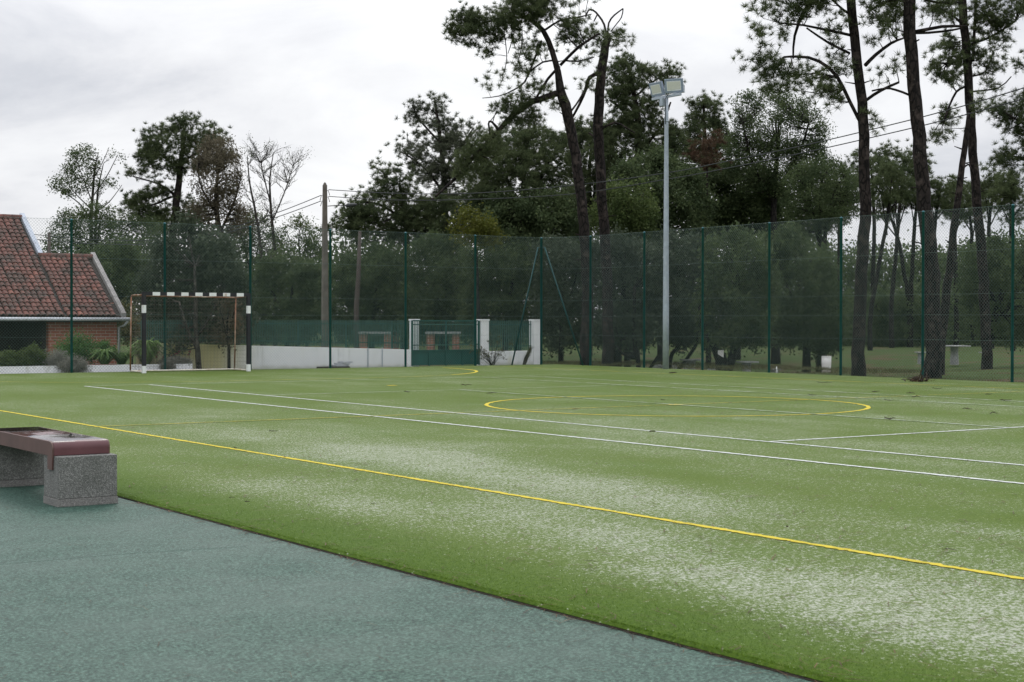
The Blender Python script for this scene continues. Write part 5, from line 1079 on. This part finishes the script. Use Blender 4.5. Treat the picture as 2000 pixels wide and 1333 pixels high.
def conc_table(px, py, topy, D, label, where, w=.78, stools=((-1.0, .1), (.95, -.1))):
    p = W(px, py, D); p[2] = W(px, topy, D)[2]-.76*.8; t = thing('picnic_table', label, 'table', p, -YAW+.2); t.scale = (.8, .8, .8)
    def loc(mb, name, mat, bev=0): me = mb.build(name, mat, None, bevel=bev); me.parent = t
    m = MB(); m.box((-w/2, -w/2, .70), (w/2, w/2, .76)); loc(m, 'tabletop', 'conc', .008)
    m = MB(); m.lathe([(.2, -.15), (.2, .05), (.17, .4), (.19, .698)], (0, 0, 0), 12); loc(m, 'pedestal', 'conc')
    for i, (dx, dy) in enumerate(stools):
        s = thing('stone_stool', 'low concrete stool at the %s side of the table %s' % (('left', 'right')[i], where), 'stool', p+np.array([math.cos(-YAW+.2)*dx-math.sin(-YAW+.2)*dy, math.sin(-YAW+.2)*dx+math.cos(-YAW+.2)*dy, 0]), -YAW+.2)
        s.scale = (.8, .8, .8)
        def loc2(mb, name, mat, bev=0): me = mb.build(name, mat, None, bevel=bev); me.parent = s
        m = MB(); m.box((-.24, -.2, .40), (.24, .2, .45)); loc2(m, 'stool_seat', 'conc', .006)
        m = MB(); m.lathe([(.17, -.12), (.15, .2), (.17, .398)], (0, 0, 0), 10); loc2(m, 'stool_base', 'conc')
conc_table(1458, 726, 706, 50, 'small square concrete table beside the forked oak', 'beside the forked oak', stools=((-1.0, .25), (1.0, .1)))
conc_table(1864, 705, 675, 58, 'small square concrete table right of the thickest pine trunk', 'right of the thickest pine', w=1.1, stools=((-1.2, .3), (1.15, -.2)))
conc_table(1350, 718, 702, 52, 'small square concrete table under the leaning oak stems', 'under the leaning oak', stools=((-1.1, .2), (1.0, .1)))
def longbench(pxa, pxb, topy, D, label, z):
    a, b = W(pxa, groundpy(D), D), W(pxb, groundpy(D), D); c = (a+b)/2; d = b-a; L = np.linalg.norm(d[:2]); t = thing('stone_bench', label, 'bench', (c[0], c[1], W(pxa, topy, D)[2]-z), math.atan2(d[1], d[0]))
    def loc(mb, name, mat, bev=0): me = mb.build(name, mat, None, bevel=bev); me.parent = t
    m = MB(); m.box((-L/2, -.16, z-.06), (L/2, .16, z)); loc(m, 'seat', 'conc', .006)
    for x in (-L*.35, L*.35): m = MB(); m.box((x-.1, -.12, -.12), (x+.1, .12, z-.061)); loc(m, 'leg', 'conc')
longbench(1276, 1300, 712, 60, 'grey stone bench partly hidden behind the mast on its left', .42)
longbench(1312, 1345, 709, 61, 'grey stone bench right of the mast beside the stone table', .45)
def binn():
    D = 47.5; p = W(1614, 727, D); p[2] = -.2; D0 = depth(p); k = D0/FPX; z0 = W(1614, 726, D0)[2]; z1 = W(1614, 696, D0)[2]
    t = thing('litter_bin', 'cream cylindrical litter bin on the grass left of the first thick pine', 'bin', (p[0], p[1], z0)); r = 9.3*k
    m = MB(); m.lathe([(r*.95, -.05), (r*.97, .1), (r, (z1-z0)*.5), (r*1.01, z1-z0-.03)], (p[0], p[1], z0), 20); m.build('drum', 'cream', t, True)
    m = MB(); m.lathe([(r*1.05, z1-z0-.0295), (r*1.05, z1-z0), (r*.88, z1-z0+.002), (r*.86, z1-z0-.02)], (p[0], p[1], z0), 20); m.build('rim', 'cream', t)
binn()
def board():
    D = 49.35; P = [W(x, y, D) for x, y in ((1402, 684.5), (1413.5, 684), (1413, 699), (1407.5, 695.5), (1402, 692))]; n = -BF*.02; m = MB(); k = len(P)
    m.add([*P, *[p+n for p in P]], [tuple(range(k)), tuple(range(k, 2*k))[::-1]]+[(i, (i+1) % k, k+(i+1) % k, k+i)[::-1] for i in range(k)]); tag(m.build('white_board', 'cream', origin=P[0]), 'small torn white board fixed to the forked oak trunk', 'board')
    p = G(1518, 731, -.03); m = MB(); m.tube([p-np.array([0, 0, .1]), p+np.array([-.02, 0, .2]), W(1516, 720, depth(p))], .010, 6); tag(m.build('white_stake', 'pillar', origin=p), 'thin white stake in the ground at the foot of the fence', 'stake')
board()
def debris():
    p = G(1797, 746, .0); p[0] = min(p[0], XR-.2); t = thing('dead_branch', 'clump of dead brown bark and twigs lying at the fence foot by the thickest pine', 'branch', p); m = MB(); rs = random.Random(3)
    for i in range(26):
        a = rs.uniform(0, 6.283); l = rs.uniform(.08, .34); q = p+np.array([rs.gauss(0, .12), rs.gauss(0, .08), .02]); e = q+np.array([math.cos(a)*l, math.sin(a)*l, abs(rs.gauss(.04, .11))]); m.tube([q, (q+e)/2+np.array([0, 0, .03]), e], [rs.uniform(.006, .022), .012, .004], 5)
    m.build('twigs', 'twig', t); c = p+rng.normal(0, 1, (220, 3))*np.array([.14, .09, .035])+np.array([0, 0, .04]); c[:, 2] = np.abs(c[:, 2])+.01; soup('dry_needles', leaf_quads(c, .07, .15), 4, 'needle', t, p)
debris()
# rough grass along the foot of the fences
def verge_grass():
    n = 30000; x = rng.uniform(XR+.05, XR+7, n); y = rng.uniform(18, 46, n); V = []
    x2 = rng.uniform(16.6, XR, 2500); y2 = rng.uniform(YB+.2, YW-.05, 2500); x = np.concatenate([x, x2]); y = np.concatenate([y, y2]); n = len(x)
    keep = fbm(x*.5, y*.5, 41) > .42; x, y = x[keep], y[keep]; n = len(x); b = np.stack([x, y, np.full(n, GZ-.03)], 1); a = rng.uniform(0, 6.283, n); s = np.stack([np.cos(a), np.sin(a), a*0], 1)*.009; h = rng.uniform(.03, .10, n); e = b+np.stack([rng.normal(0, .05, n), rng.normal(0, .05, n), h], 1)
    tag(soup('rough_grass', np.stack([b-s, b+s, e], 1), 3, 'dry', None, (0, 0, 0)), 'rough dull grass growing behind the chain link fence', 'grass', kind='stuff')
verge_grass()
